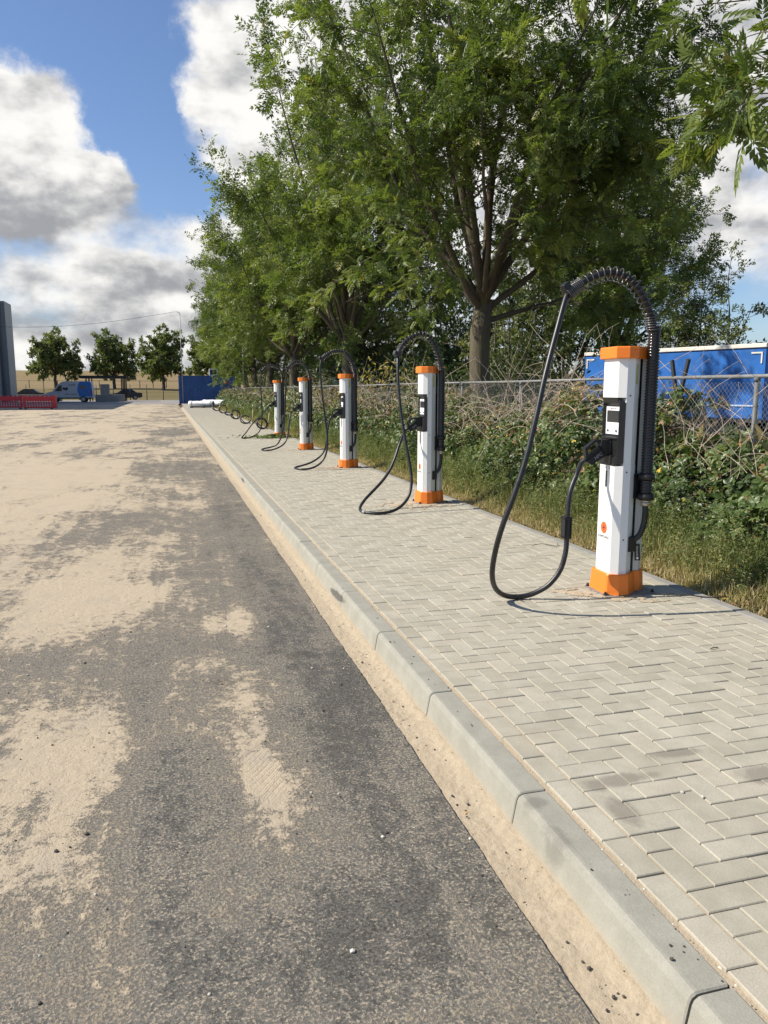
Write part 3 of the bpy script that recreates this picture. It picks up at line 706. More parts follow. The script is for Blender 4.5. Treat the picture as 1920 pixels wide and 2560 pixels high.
    A = spline(relax(arch, 1), 10)
    MB().tube(A, [.022]*(len(A)-8)+[.026, .026, .030, .033, .034, .034, .033, .028], 14).build('arch_sleeve', M['black_rubber'], root)
    # spring round the arch
    L = [0.]
    for a, b in zip(A, A[1:]): L.append(L[-1]+(b-a).length)
    tot = L[-1]; s0 = .24; sp = []; n = 16; ph = 0.; s = s0; fr = None; turns = 0
    while s < tot:
        u = (s-s0)/(tot-s0); pitch = .018 if u < .12 else (.046 if u < .86 else .014)
        i = max(0, min(len(A)-2, int(np.searchsorted(L, s)-1))); q = A[i].lerp(A[i+1], (s-L[i])/max(1e-6, L[i+1]-L[i])); d = (A[i+1]-A[i]).normalized()
        side = Vector((0, 1, 0)); nrm = d.cross(side).normalized(); side = nrm.cross(d).normalized()
        rr = .047 if u < .86 else .042
        sag = Vector((0, 0, -.006)) if u < .86 else Vector((0, 0, 0))
        sp.append(q+sag+(nrm*math.cos(ph)+side*math.sin(ph))*rr); ph += 2*math.pi/n; s += pitch/n
    MB().tube(sp, .0042, 5).build('spring', M['spring_steel'], root)
    e = A[-6]; d = (A[-5]-A[-7]).normalized()
    cl = MB().box((-.026, -.024, .026), (.026, .024, .075), bev=.005).build('spring_clamp', M['black_plastic'], root, loc=e)
    cl.rotation_euler = d.to_track_quat('X', 'Z').to_euler()
    # charging cable
    P = [A[-2], A[-1]]+[Vector(p) for p in CA]
    P = [Vector((p.x, p.y, max(p.z, .0215))) for p in relax(P, 1)]
    P = P[:-1]+[Vector((-.205, 0, .955)), Vector((-.170, 0, .985)), Vector((-.13, 0, 1.005))]
    C = spline(P, 8); C = [Vector((p.x, p.y, max(p.z, .0205))) for p in C]
    cab = MB().tube(C, .0185, 14).build('charging_cable', M['black_rubber'], root)
    # connector resting in its holster
    def plug():
        m = MB()
        O = [(-.110, 1.128), (-.045, 1.126), (-.005, 1.108), (-.075, 1.048), (-.150, .992), (-.176, 1.006), (-.186, 1.068)]
        I = [(-.105, 1.108), (-.060, 1.106), (-.050, 1.096), (-.095, 1.056), (-.146, 1.018), (-.160, 1.024), (-.166, 1.062)]
        n = len(O); h = .021
        for y0, y1 in ((-h, h),):
            v = [(x, y0, z) for x, z in O]+[(x, y0, z) for x, z in I]+[(x, y1, z) for x, z in O]+[(x, y1, z) for x, z in I]
            f = []
            for i in range(n):
                j = (i+1) % n
                f += [(i, j, n+j, n+i), (2*n+i, 3*n+i, 3*n+j, 2*n+j), (i, 2*n+i, 2*n+j, j), (n+i, n+j, 3*n+j, 3*n+i)]
            m.add(v, f)
        m.extr_y([(-.002, 1.112), (-.07, 1.052), (-.145, .995), (-.165, .968), (-.130, .946), (-.055, .992), (.0, 1.028)], -.027, .027)
        m.extr_y([(-.065, 1.127), (.045, 1.127), (.055, 1.115), (.055, 1.035), (.045, 1.026), (-.03, 1.026), (-.075, 1.085)], -.040, .040)
        m.box((-.01, -.046, 1.03), (.05, .046, 1.122), bev=.008)
        return m
    pl = part('plug', plug, 'connector', 'black_plastic', root)
    part('holster', lambda: MB().box((-.012, -.068, .952), (.03, .068, 1.018), bev=.006), 'holster', 'black_plastic', hs)
    lettering('hpc', 'HPC', .034, 'print_grey', pl, (-.083, -.0276, 1.010), (R(90), R(-33), 0))
    q = C[0]
    # supply cable, socket and tag
    S = spline([(HX, HY, .66), (HX, HY-.005, .60), (HX-.004, HY, .52), (HX-.03, HY+.005, .44), (HX-.07, HY+.03, .395), (HX-.10, HY+.06, .375)], 6)
    sc_ = part('supply', lambda: MB().tube(S, .021, 12), 'supply_cable', 'black_rubber', root)
    part('socket', lambda: MB().box((.130, -.122, .315), (.20, -.055, .425), bev=.006), 'cable_socket', 'black_plastic', root)
    if ci == 0:
        tg = MB().box((-.0012, -.020, -.13), (.0012, .020, 0)).build('hang_tag', M['print_black'], sc_, loc=(.205, -.118, .375)); tg.rotation_euler = (R(-4), R(-8), R(60))
        lettering('tag', 'KEMPOWER', .0165, 'print_white', tg, (-.0016, 0, -.062), (R(90), R(-90), R(-90)))
        MB().cyl((0, -.112), .009, -.0020, -.0016, 14, 'x').build('tag_emblem', M['print_white'], tg)
        # cable grip with an open window, on the rising side of the loop
        z0, z1 = .44, .59; xs_ = -.352; g = MB(); gy = -.105
        g.box((xs_-.027, gy-.035, z0), (xs_-.017, gy+.035, z1), bev=.004).box((xs_+.017, gy-.035, z0), (xs_+.029, gy+.035, z1), bev=.004)
        g.box((xs_-.027, gy-.035, z0-.004), (xs_+.029, gy+.035, z0+.016), bev=.004).box((xs_-.027, gy-.035, z1-.016), (xs_+.029, gy+.035, z1+.004), bev=.004).box((xs_-.004, gy-.040, z0+.01), (xs_+.012, gy-.028, z1-.01), bev=.003)
        g.build('cable_grip', M['black_plastic'], cab)
        k = min(range(len(C)), key=lambda i: (C[i]-Vector((-.70, -.10, .02))).length)
        ring = [C[k]+Vector((0, math.cos(a)*.0205, math.sin(a)*.0205)) for a in np.linspace(0, 2*math.pi, 18)]+[C[k]+Vector((.01, -.05, -.012)), C[k]+Vector((.03, -.075, -.017))]
        MB().tube(ring, .0016, 5).build('cable_tie', M['black_plastic'], cab)
    if ci == 1:
        k = min(range(len(C)), key=lambda i: (C[i]-Vector((-.94, -.74, .02))).length)
        MB().tube(C[k:k+4], .0195, 12).build('tape_band', M['print_grey'], cab)
spilled_sand(3.10, 4.90, .42, .34, .007, 1, 'pale sand spilled round the foot of the nearest charging post')
spilled_sand(3.02, 9.45, .55, .40, .008, 2, 'pale sand spilled round the foot of the second charging post')
spilled_sand(3.05, 14.4, .45, .35, .008, 3, 'pale sand spilled round the foot of the third charging post')

# ================================================================== FENCE
FX, FZ = 5.5, 1.62
fence = empty('chain_link_fence', (FX, 30, 0), 0, 'galvanised chain-link fence overgrown with brambles behind the charging posts', 'fence')
def fpart(mb, name, mat):
    o = mb.build(name, M[mat], fence); o.location = (-FX, -30, 0); return o
post_y = [3.7+2.62*k for k in range(27)]
for k, y in enumerate(post_y):
    fpart(MB().cyl((FX, y), .024, -.1, FZ-.02, 12).cyl((FX, y), .030, FZ-.06, FZ-.015, 12), 'post', 'zinc_dull')
    if k % 2 == 0 and k < 26:
        y2 = post_y[min(k+2, 26)]; fpart(MB().tube([(FX, y+.003, FZ), (FX, (y+y2)/2, FZ+random.uniform(-.012, .008)), (FX, y2-.003, FZ)], .020, 10), 'top_rail', 'zinc')
for dy, s in ((7.42, 1), (7.60, -1)):
    fpart(MB().box((FX-.015, dy-.01, FZ-.12), (FX+.015, dy+.03, FZ+.20), M=Matrix.Translation((FX, dy, FZ)) @ Matrix.Rotation(R(16*s), 4, 'X') @ Matrix.Translation((-FX, -dy, -FZ))), 'loose_stay', 'dark_steel')
def chain_link(y0, y1, z0, z1, p=.052, r=.0014):
    nz = int((z1-z0)/p)*2; V, F = [], []; nv = 0; n = int((y1-y0)/p)
    zz = z0+np.arange(nz+1)*p/2; base = np.arange(nz+1) % 2
    for k in range(n):
        off = np.where(base == 0, 0, p/2)
        for s in (1,):
            yy = y0+k*p+off*(1 if k % 2 == 0 else 1)
            yy2 = y0+(k+1)*p-off
            for Q, dx in ((yy, .0016), (yy2, -.0016)):
                pts = np.stack([np.full(nz+1, FX+dx), Q, zz], -1)
                ring = np.array([[r, 0, 0], [-r*.5, r*.87, 0], [-r*.5, -r*.87, 0]])
                v = (pts[:, None, :]+ring[None]).reshape(-1, 3); i = np.arange(nz)[:, None]*3
                a = np.arange(3)[None]; b = (a+1) % 3
                f = np.stack([i+a, i+b, i+3+b, i+3+a], -1).reshape(-1, 4)
                V.append(v); F.append(f+nv); nv += len(v)
    return big_mesh('wire_mesh', np.concatenate(V), np.concatenate(F))
for k, (a, b) in enumerate([(3.7, 8.94), (8.94, 14.18), (14.18, 24.6)]):
    o = link('wire_mesh', chain_link(a+.02, b-.02, .05 if k < 2 else .7, FZ-.02, .058 if k == 0 else .07, .0016 if k == 0 else .0018), M['zinc'], fence, loc=(-FX, -30, 0)); o['kind'] = 'stuff'

# ================================================================== FOLIAGE TOOLS
def unit(v): return v/np.maximum(np.linalg.norm(v, axis=-1, keepdims=True), 1e-9)
def scatter_leaves(name, P, A, N, S, tone, T, TF):
    """P positions, A axes, N normals, S sizes; template T (k,3) in (axis, side, normal), faces TF"""
    A = unit(A); B = unit(np.cross(N, A)); N = np.cross(A, B)
    V = P[:, None, :]+S[:, None, None]*(T[None, :, 0, None]*A[:, None]+T[None, :, 1, None]*B[:, None]+T[None, :, 2, None]*N[:, None])
    n, k = len(P), len(T)
    F = (TF[None]+(np.arange(n)*k)[:, None, None]).reshape(-1, TF.shape[1])
    return big_mesh(name, V.reshape(-1, 3), F, {'tone': np.repeat(tone, k)})
def leaflet(base, ang, length, width, droop=.12, fold=.12):
    c, s = math.cos(ang), math.sin(ang); bx, by, bz = base
    mid = (bx+c*length*.45, by+s*length*.45, bz-droop*length*.25)
    l = (mid[0]-s*width/2, mid[1]+c*width/2, mid[2]+fold*width); r = (mid[0]+s*width/2, mid[1]-c*width/2, mid[2]+fold*width)
    tip = (bx+c*length, by+s*length, bz-droop*length)
    return [base, l, tip, r]
def ash_leaf(pairs=4, wid=.145):
    v, f = [], []
    for i in range(pairs):
        tt = .28+.58*i/max(1, pairs-1)
        for s in (1, -1):
            b = len(v); v += leaflet((tt, .0, -.10*tt*tt), s*R(52-6*i), .40-.03*abs(i-1), wid); f += [(b, b+1, b+2), (b, b+2, b+3)]
    b = len(v); v += leaflet((.88, 0, -.09), 0, .42, wid*1.1); f += [(b, b+1, b+2), (b, b+2, b+3)]
    return np.array(v), np.array(f)
def bramble_leaf():
    v, f = [], []
    for ang, L in ((0, .62), (R(78), .50), (R(-78), .50)):
        b = len(v); c, s = math.cos(ang), math.sin(ang); base = (.32 if ang == 0 else .30, 0, 0)
        pr = [(0, 0), (.30, .29), (.65, .27), (1, 0), (.65, -.27), (.30, -.29), (.5, 0)]
        for a, q in pr:
            z = .10*abs(q)*2-.18*a*a
            v.append((base[0]+(c*a-s*q)*L, base[1]+(s*a+c*q)*L, z*L))
        f += [(b, b+1, b+6), (b+1, b+2, b+6), (b+2, b+3, b+6), (b+3, b+4, b+6), (b+4, b+5, b+6), (b+5, b, b+6)]
    return np.array(v), np.array(f)
SIMPLE = (np.array([(0, 0, 0), (.45, .24, .05), (1, 0, -.12), (.45, -.24, .05)]), np.array([(0, 1, 2), (0, 2, 3)]))
BR = bramble_leaf()

# ---- trees: tapered limbs, then leaves on the twigs
def rot_about(d, axis, ang):
    axis = axis/np.linalg.norm(axis); return d*math.cos(ang)+np.cross(axis, d)*math.sin(ang)+axis*np.dot(axis, d)*(1-math.cos(ang))
def grow_path(r, p, d, L, n, wander, up):
    pts = [p]; d = d/np.linalg.norm(d)
    for i in range(n):
        d = d+r.normal(0, wander, 3)+np.array([0, 0, up]); d /= np.linalg.norm(d); p = p+d*L/n; pts.append(p)
    return np.array(pts)
def make_tree(seed, H=13., fork=4.0, r0=.24, limbs=11, secs=9, ters=6, leaves=15, Lsz=.28, pairs=4, spread=1., leafspread=.16, tmpl=None, lower=True, matl='ash_leaves', twigs=True, crown_r=4.8, zcut=-1.):
    r = np.random.default_rng(seed); wood = MB(); LP, LA, LT = [], [], []
    tp = [np.array([0, 0, -.4]), np.array([0, 0, .15])]+[np.array([r.normal(0, .05), r.normal(0, .05), z]) for z in np.linspace(.8, fork, 5)]
    wood.tube(tp, [r0*1.55, r0*1.22, r0*1.04, r0*.98, r0*.94, r0*.93, r0*.80], 14)
    def tb(path, a, b, n): wood.tube([tuple(q) for q in path], list(np.linspace(a, b, len(path))), n)
    top = tp[-1]
    for i in range(limbs):
        az = 2*math.pi*(i*.382+r.uniform(-.05, .05))
        k = i/(limbs-1)
        pol = R(8+66*(k**.8)+r.uniform(-6, 6)) if lower else R(6+48*k)
        Ld = (H-fork)*(1.0-.42*k)*r.uniform(.92, 1.08)*(1 if k < .7 else .95)
        d = np.array([math.sin(pol)*math.cos(az)*spread, math.sin(pol)*math.sin(az)*spread, math.cos(pol)])
        st = top+np.array([0, 0, -r.uniform(0, .55)*(k > .25)])
        path = grow_path(r, st, d, Ld, 9, .07, .045 if k < .75 else .03)
        mr = np.hypot(path[:, 0]-st[0], path[:, 1]-st[1]).max()
        if mr > crown_r*.82: path[:, :2] = st[:2]+(path[:, :2]-st[:2])*(crown_r*.82/mr)
        ra = r0*(.50-.22*k)*r.uniform(.9, 1.1); tb(path, ra, .014, 8)
        for j in range(secs):
            tt = .22+.78*(j+r.uniform(.1, .9))/secs; u = tt*9; a = min(int(u), 8); p = path[a]+(path[a+1]-path[a])*(u-a); dd = path[a+1]-path[a]; dd /= np.linalg.norm(dd)
            ax = rot_about(np.cross(dd, np.array([.3, .2, 1.])), dd, r.uniform(0, 6.28)); d2 = rot_about(dd, ax, R(r.uniform(35, 68)))
            L2 = (H*.235)*(1.12-.62*tt)*r.uniform(.75, 1.2)
            if tt > .95: d2 = dd
            rad = math.hypot(p[0], p[1]); out = np.array([p[0], p[1], 0])/(rad+.01)
            if rad+L2*np.dot(d2, out) > crown_r: L2 *= max(.3, (crown_r-rad)/max(.2, L2*np.dot(d2, out)))
            path2 = grow_path(r, p, d2, L2, 5, .12, -.02); tb(path2, max(.012, ra*.22*(1.2-tt)), .005, 5)
            for q in range(ters):
                t3 = .15+.85*(q+r.uniform(.1, .9))/ters; u = t3*5; a = min(int(u), 4); p3 = path2[a]+(path2[a+1]-path2[a])*(u-a); d3 = path2[a+1]-path2[a]; d3 /= np.linalg.norm(d3)
                ax = rot_about(np.cross(d3, np.array([.1, .4, 1.])), d3, r.uniform(0, 6.28)); d3 = rot_about(d3, ax, R(r.uniform(20, 65)))
                if p3[2] < zcut+.35*math.sin(3*p3[0]+2*p3[1]): continue
                L3 = H*.072*r.uniform(.6, 1.25); path3 = grow_path(r, p3, d3, L3, 3, .16, -.03)
                if twigs: tb(path3, .006, .003, 4)
                nl = max(3, int(leaves*r.uniform(.6, 1.35)))
                ts = r.uniform(.05, 1.0, nl)**.6*2.999; ai = np.minimum(ts.astype(int), 2); fr = (ts-ai)[:, None]
                LP.append(path3[ai]+(path3[ai+1]-path3[ai])*fr+r.normal(0, leafspread*.35, (nl, 3)))
                LT.append(np.full(nl, r.normal(0, .16)))
                ld = d3/np.linalg.norm(d3); LA.append(ld[None]*.55+r.normal(0, .62, (nl, 3))+np.array([0, 0, -.18]))
    P = np.concatenate(LP); A = np.concatenate(LA); n = len(P)
    N = unit(np.array([0, 0, 1.])+r.normal(0, .55, (n, 3))); S = Lsz*r.uniform(.7, 1.25, n)
    clump = .52+np.concatenate(LT)+.24*np.sin(P[:, 0]*1.3+seed)*np.sin(P[:, 1]*1.1+2*seed)*np.sin(P[:, 2]*1.2)
    tone = np.clip(clump+r.normal(0, .13, n), 0, .93); tone = np.where(r.random(n) < .006, 1., tone)
    T, TF = tmpl if tmpl is not None else ash_leaf(pairs)
    crown = scatter_leaves('crown', P, A, N, S, tone, T, TF); crown.materials.append(M[matl])
    me = bpy.data.meshes.new('trunk'); me.from_pydata(wood.v, [], wood.f); me.materials.append(M['bark'])
    me.polygons.foreach_set('use_smooth', [True]*len(me.polygons))
    return me, crown
def plant_tree(tr, x, y, z, rz, s, label, name='ash_tree', cat='tree', group=None, sz=None):
    root = empty(name, (x, y, z), rz, label, cat, group); root.scale = (s, s, sz or s)
    link('trunk', tr[0], None, root); link('crown', tr[1], None, root)
    return root
T_MAIN = make_tree(11, H=13.2, fork=3.75, r0=.25, limbs=14, secs=12, ters=7, leaves=21, Lsz=.26, crown_r=4.4, zcut=3.4)
T_NEAR = make_tree(17, H=12.5, fork=3.7, r0=.24, limbs=12, secs=8, ters=5, leaves=11, Lsz=.38, pairs=5, crown_r=5.0)
T_ROW = make_tree(23, H=12.6, fork=3.6, r0=.24, limbs=13, secs=11, ters=6, leaves=23, Lsz=.34, pairs=3, crown_r=4.2, zcut=3.1)
T_ELM = make_tree(31, H=8.5, fork=1.6, r0=.14, limbs=11, secs=8, ters=6, leaves=16, Lsz=.17, tmpl=SIMPLE, matl='elm_leaves', crown_r=2.6)
T_DARK = make_tree(37, H=11., fork=2.2, r0=.20, limbs=12, secs=9, ters=6, leaves=15, Lsz=.26, tmpl=SIMPLE, matl='dark_leaves', crown_r=4.5)
T_FAR = make_tree(41, H=12., fork=3.4, r0=.33, limbs=14, secs=10, ters=6, leaves=16, Lsz=.62, tmpl=SIMPLE, matl='elm_leaves', twigs=False, crown_r=6.6, spread=1.15)
GR = 'ash trees in a row behind the fence'
plant_tree(T_MAIN, 7.0, 17.0, -.2, R(40), 1.0, 'large ash tree with forking pale trunk above the second charging post', group=GR)
plant_tree(T_ROW, 7.0, 30.6, -.2, R(165), 1.04, 'ash tree whose trunk stands behind the third charging post', group=GR, sz=1.08)
plant_tree(T_ROW, 6.8, 43.0, -.2, R(200), 1.06, 'ash tree whose trunk rises behind the fourth charging post', group=GR, sz=1.05)
plant_tree(T_ROW, 6.8, 54.0, -.2, R(310), 1.05, 'ash tree whose trunk rises behind the farthest upright charging post', group=GR, sz=1.04)
plant_tree(T_ROW, 7.0, 66.0, -.2, R(20), 1.0, 'ash tree at the left edge of the leafy row, above the dark blue container', group=GR)
plant_tree(T_ROW, 7.5, 79.0, -.2, R(75), 1.0, 'ash tree behind the dark blue container', group=GR)
plant_tree(T_ROW, 8.2, 95.0, -.1, R(160), 1.0, 'last and smallest-looking ash tree of the row beyond the container', group=GR)
plant_tree(T_NEAR, 8.4, 5.7, .6, R(150), 1.0, 'near ash tree whose leafy branch tips hang into the top right corner', group=GR)
plant_tree(T_ROW, 24.6, 39.5, -.7, R(60), 1.3, 'shaded ash tree with dark trunk rising behind the blue trailer', group=GR)
BG = 'trees behind the ash row'
plant_tree(T_ELM, 10.0, 21.5, -.5, R(20), .66, 'pale yellowish-green bushy tree right of the big ash trunk', 'bushy_tree', group=BG)
plant_tree(T_DARK, 17.5, 42, -.7, R(80), 1.0, 'dark dense tree behind the pale bushy tree', 'leafy_tree', group=BG)
plant_tree(T_DARK, 11.5, 45, -.7, R(190), .95, 'dark dense tree in the gap left of the big ash trunk', 'leafy_tree', group=BG)
plant_tree(T_DARK, 14.0, 58, -.7, R(290), 1.05, 'dark tree behind the blue shed', 'leafy_tree', group=BG)
plant_tree(T_DARK, 31.0, 31, -.7, R(10), .85, 'dark round tree above the blue trailer at the right edge', 'leafy_tree', group=BG)
plant_tree(T_ELM, 26.5, 34, -.7, R(130), 1.0, 'pale bushy tree behind the middle of the blue trailer', 'bushy_tree', group=BG)
plant_tree(T_DARK, 21.5, 40, -.7, R(240), .95, 'dark tree behind the left end of the blue trailer', 'leafy_tree', group=BG)
plant_tree(T_DARK, 13.5, 76, -.7, R(45), 1.0, 'dark tree far back between the container and the fence', 'leafy_tree', group=BG)
plant_tree(T_DARK, 18.0, 50, -.7, R(145), .9, 'dark tree half hidden behind the big ash trunk', 'leafy_tree', group=BG)
FG = 'round trees on the bank far left'
for x, y, s, rz, lb in ((-23.2, 180, .98, 20, 'leftmost round tree in front of the dry grass bank'), (-11.3, 180, .97, 130, 'middle round tree on the bank, above the carport'), (-.9, 170, 1.0, 250, 'round tree on the bank left of the dark blue container'), (9.5, 158, 1.0, 330, 'round tree just behind the thin pole beside the container')):
    plant_tree(T_FAR, x, y, float(terrain_z(np.array(x*1.), np.array(y*1.)))-.1, R(rz), s, lb, 'round_tree', group=FG)

# ---- dry stems, bramble thicket, grass and herbs
def hedge_top(y):
    h = 1.34+.16*np.sin(y*.9)+.10*np.sin(y*2.7+1)+.05*np.sin(y*6.1)
    return np.where(y < 7.3, np.minimum(h, .98+.10*np.sin(y*2.1)), h)*np.where(y > 26, 1.05, 1.0)
def hedge_front(y): return 4.62+.12*np.sin(y*1.1+.5)+.08*np.sin(y*3.3)-.10*(y < 8)
def thicket_points(y0, y1, n, r):
    y = r.uniform(y0, y1, n); s = r.random(n)**.8
    ht = hedge_top(y); z = ht*s; bulge = np.sin(np.clip(s, 0, 1)*np.pi*.62+.15)
    x = hedge_front(y)+.95*s**1.7-.12*bulge+.10*np.sin(y*5+z*6)+.07*np.sin(y*11-z*9)
    dep = np.abs(r.normal(0, .16, n)); x = x+dep; z = z-dep*.15
    lump = .07*np.sin(y*4.3+z*3)*np.sin(z*7+y*2)
    return np.stack([x+lump, y, np.maximum(z, .03)], -1), s
def thicket(y0, y1, n, size, seed, label):
    r = np.random.default_rng(seed); P, s = thicket_points(y0, y1, n, r)
    A = r.normal(0, .7, (n, 3))+np.array([-.55, -.15, -.25]); N = np.array([-.75, -.1, .75])+r.normal(0, .42, (n, 3))
    upper = sstep(.45, .95, s)*np.where(P[:, 1] < 7.3, .3, 1.)
    tone = np.clip(.36+.24*np.sin(P[:, 1]*1.7)*np.sin(P[:, 2]*4)+r.normal(0, .17, n), 0, .72)
    patch = (.5+.5*np.sin(P[:, 1]*2.3+P[:, 2]*3.7))*upper
    tone = np.where(r.random(n) < .10+.66*patch, r.uniform(.72, .96, n), tone); tone = np.where(r.random(n) < .004+.055*patch, 1., tone)
    S = size*r.uniform(.65, 1.35, n)*np.where(tone > .73, .72, 1.0)
    me = scatter_leaves('bramble_thicket', P, A, N, S, tone, *BR)
    tag(link('bramble_thicket', me, M['bramble_leaves']), label, 'brambles', None, 'stuff')
thicket(2.6, 8.2, 6500, .105, 1, 'lush green bramble thicket at the right edge below the chain-link mesh')
thicket(8.2, 15.0, 8000, .095, 2, 'green and browning bramble thicket between the first and third charging posts')
thicket(15.0, 28.0, 9500, .11, 3, 'browning bramble thicket behind the third and fourth charging posts')
thicket(28.0, 80.0, 11000, .17, 4, 'distant bramble thicket running up to the dark blue container')
# dark core so the thicket is not see-through: dense dry leaf litter and twigs inside
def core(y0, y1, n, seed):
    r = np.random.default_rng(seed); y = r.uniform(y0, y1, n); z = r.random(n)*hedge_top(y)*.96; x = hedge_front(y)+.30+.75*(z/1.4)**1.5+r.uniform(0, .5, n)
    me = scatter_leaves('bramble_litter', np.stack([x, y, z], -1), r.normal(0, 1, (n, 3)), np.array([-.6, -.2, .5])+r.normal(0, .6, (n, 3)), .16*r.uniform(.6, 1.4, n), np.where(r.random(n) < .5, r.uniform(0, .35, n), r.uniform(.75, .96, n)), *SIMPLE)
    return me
tag(link('bramble_litter', core(2.6, 80, 26000, 9), M['bramble_leaves']), 'dead leaves and old growth deep inside the bramble thicket', 'brambles', None, 'stuff')
def stems(y0, y1, n, seed, rad, label):
    r = np.random.default_rng(seed); m = MB()
    for k in range(n):
        y = r.uniform(y0, y1); x = hedge_front(np.array(y))+r.uniform(.25, 1.1); z = float(hedge_top(np.array(y)))*r.uniform(.45, .95)
        az = r.uniform(0, 6.28); up = r.uniform(.35, 1.25); L = r.uniform(.5, 1.5); d = np.array([math.cos(az)*.7, math.sin(az), up*1.3])
        p = np.array([x, y, z]); pts = [tuple(p)]; d = d/np.linalg.norm(d); arc = r.uniform(.02, .30)*(.45 if y0 < 8 else 1)
        for i in range(7):
            d = d+np.array([r.normal(0, .20), r.normal(0, .20), -arc+r.normal(0, .08)]); d /= np.linalg.norm(d); p = p+d*L/7; pts.append(tuple(p))
        m.tube(pts, list(np.linspace(rad*r.uniform(.7, 1.4), rad*.45, 8)), 4, cap=False)
        if r.random() < .5:
            i = int(r.integers(2, 6)); q = np.array(pts[i]); dd = r.normal(0, 1, 3)+np.array([0, 0, .6]); dd /= np.linalg.norm(dd)
            m.tube([tuple(q), tuple(q+dd*.16), tuple(q+dd*.30+np.array([0, 0, -.03]))], [rad*.6, rad*.45, rad*.3], 4, cap=False)
    me = bpy.data.meshes.new('dry_stems'); me.from_pydata(m.v, [], m.f); me.materials.append(M['dry_stem'])
    tag(link('dry_stems', me), label, 'stems', None, 'stuff')
stems(4.2, 8.3, 120, 5, .0032, 'bleached bramble canes arching in front of the blue trailer')
stems(8.3, 15, 330, 6, .0042, 'tangle of bleached bramble canes over the fence rail behind the first cable arch')
stems(15, 30, 420, 7, .0055, 'tangle of dry canes behind the third and fourth charging posts')
stems(30, 70, 260, 8, .007, 'far tangle of dry canes along the fence')
def grass(y0, y1, n, seed, label, wid, hs=1.):
    r = np.random.default_rng(seed); y = r.uniform(y0, y1, n); u = r.random(n)
    x = EX+.10+u*(hedge_front(y)-EX+.10)+r.normal(0, .03, n)
    rel = np.clip((x-EX-.1)/.85, 0, 1); clump = .5+.5*np.sin(y*3.1+x*4)*np.sin(y*1.3-x*7)
    h = hs*(.05+.36*rel**1.1*(.45+.75*clump))*r.uniform(.45, 1.25, n)
    P = np.stack([x, y, np.full(n, -.03)+.03*rel], -1)
    A = np.stack([r.normal(0, .28, n), r.normal(0, .28, n), np.ones(n)], -1); N = unit(r.normal(0, 1, (n, 3))*np.array([1, 1, .1]))
    T = np.array([(0, wid, 0), (0, -wid, 0), (.55, -wid*.8, .05), (.55, wid*.8, .05), (1, 0, .22)]); 
    tone = np.clip(.98-.80*rel+.25*(.5-clump)+r.normal(0, .22, n), 0, 1)
    V = []
    A = unit(A); B = unit(np.cross(N, A)); N2 = np.cross(A, B)
    V = P[:, None, :]+h[:, None, None]*(T[None, :, 0, None]*A[:, None]+T[None, :, 2, None]*N2[:, None])+T[None, :, 1, None]*B[:, None]
    F = np.array([(0, 1, 2), (0, 2, 3), (3, 2, 4)]); FF = (F[None]+(np.arange(n)*5)[:, None, None]).reshape(-1, 3)
    me = big_mesh('grass', V.reshape(-1, 3), FF, {'tone': np.repeat(tone, 5)})
    tag(link('grass', me, M['grass_blades']), label, 'grass', None, 'stuff')
grass(2.2, 10, 26000, 1, 'dry and green grass verge beside the nearest charging post', .0030)
grass(10, 24, 26000, 2, 'grass verge behind the second and third charging posts', .005)
grass(24, 82, 20000, 3, 'far grass verge along the pavement', .012)
def herbs(y0, y1, n, seed, size, label):
    r = np.random.default_rng(seed); PP, AA, SS, TT_ = [], [], [], []
    for k in range(n):
        y = r.uniform(y0, y1); x = EX+.22+r.random()**.7*(float(hedge_front(np.array(y)))-EX-.1); rel = (x-EX)/.9
        h = r.uniform(.15, .30)+.42*rel*r.uniform(.4, 1.1); m = int(14+h*40); tt = r.uniform(.1, 1, m); lean = r.normal(0, .12, 2)
        th = r.uniform(0, 6.28, m)
        PP.append(np.stack([x+lean[0]*tt*h*2+.012*np.cos(th), y+lean[1]*tt*h*2+.012*np.sin(th), tt*h], -1)); AA.append(np.stack([np.cos(th), np.sin(th), r.uniform(.1, .9, m)], -1))
        SS.append(size*(1.25-.75*tt)*r.uniform(.7, 1.3, m)); TT_.append(np.clip(r.uniform(.25, .9)+r.normal(0, .15, m), 0, 1))
    P = np.concatenate(PP); n2 = len(P)
    me = scatter_leaves('herbs', P, np.concatenate(AA), np.array([0, 0, 1.])+r.normal(0, .3, (n2, 3)), np.concatenate(SS), np.concatenate(TT_), *SIMPLE)
    tag(link('herbs', me, M['herb_leaves']), label, 'weeds', None, 'stuff')
herbs(2.6, 9, 450, 1, .036, 'small-leaved weeds in the verge by the nearest charging post')
herbs(9, 22, 560, 2, .045, 'small-leaved weeds in the verge by the second and third charging posts')
herbs(22, 60, 300, 3, .09, 'weeds in the far verge')
# dead leaves on the soil by the edging
r = np.random.default_rng(77); n = 2600; y = 2.2+r.random(n)**1.5*20; x = EX+.09+np.abs(r.normal(0, .16, n))
me = scatter_leaves('leaf_litter', np.stack([x, y, np.full(n, -.015)+.02*r.random(n)], -1), r.normal(0, 1, (n, 3))*np.array([1, 1, .15]), np.array([0, 0, 1.])+r.normal(0, .3, (n, 3)), .05*r.uniform(.4, 1.3, n), r.uniform(.74, .97, n), *SIMPLE)
tag(link('leaf_litter', me, M['bramble_leaves']), 'brown leaf litter along the pavement edging', 'leaf litter', None, 'stuff')
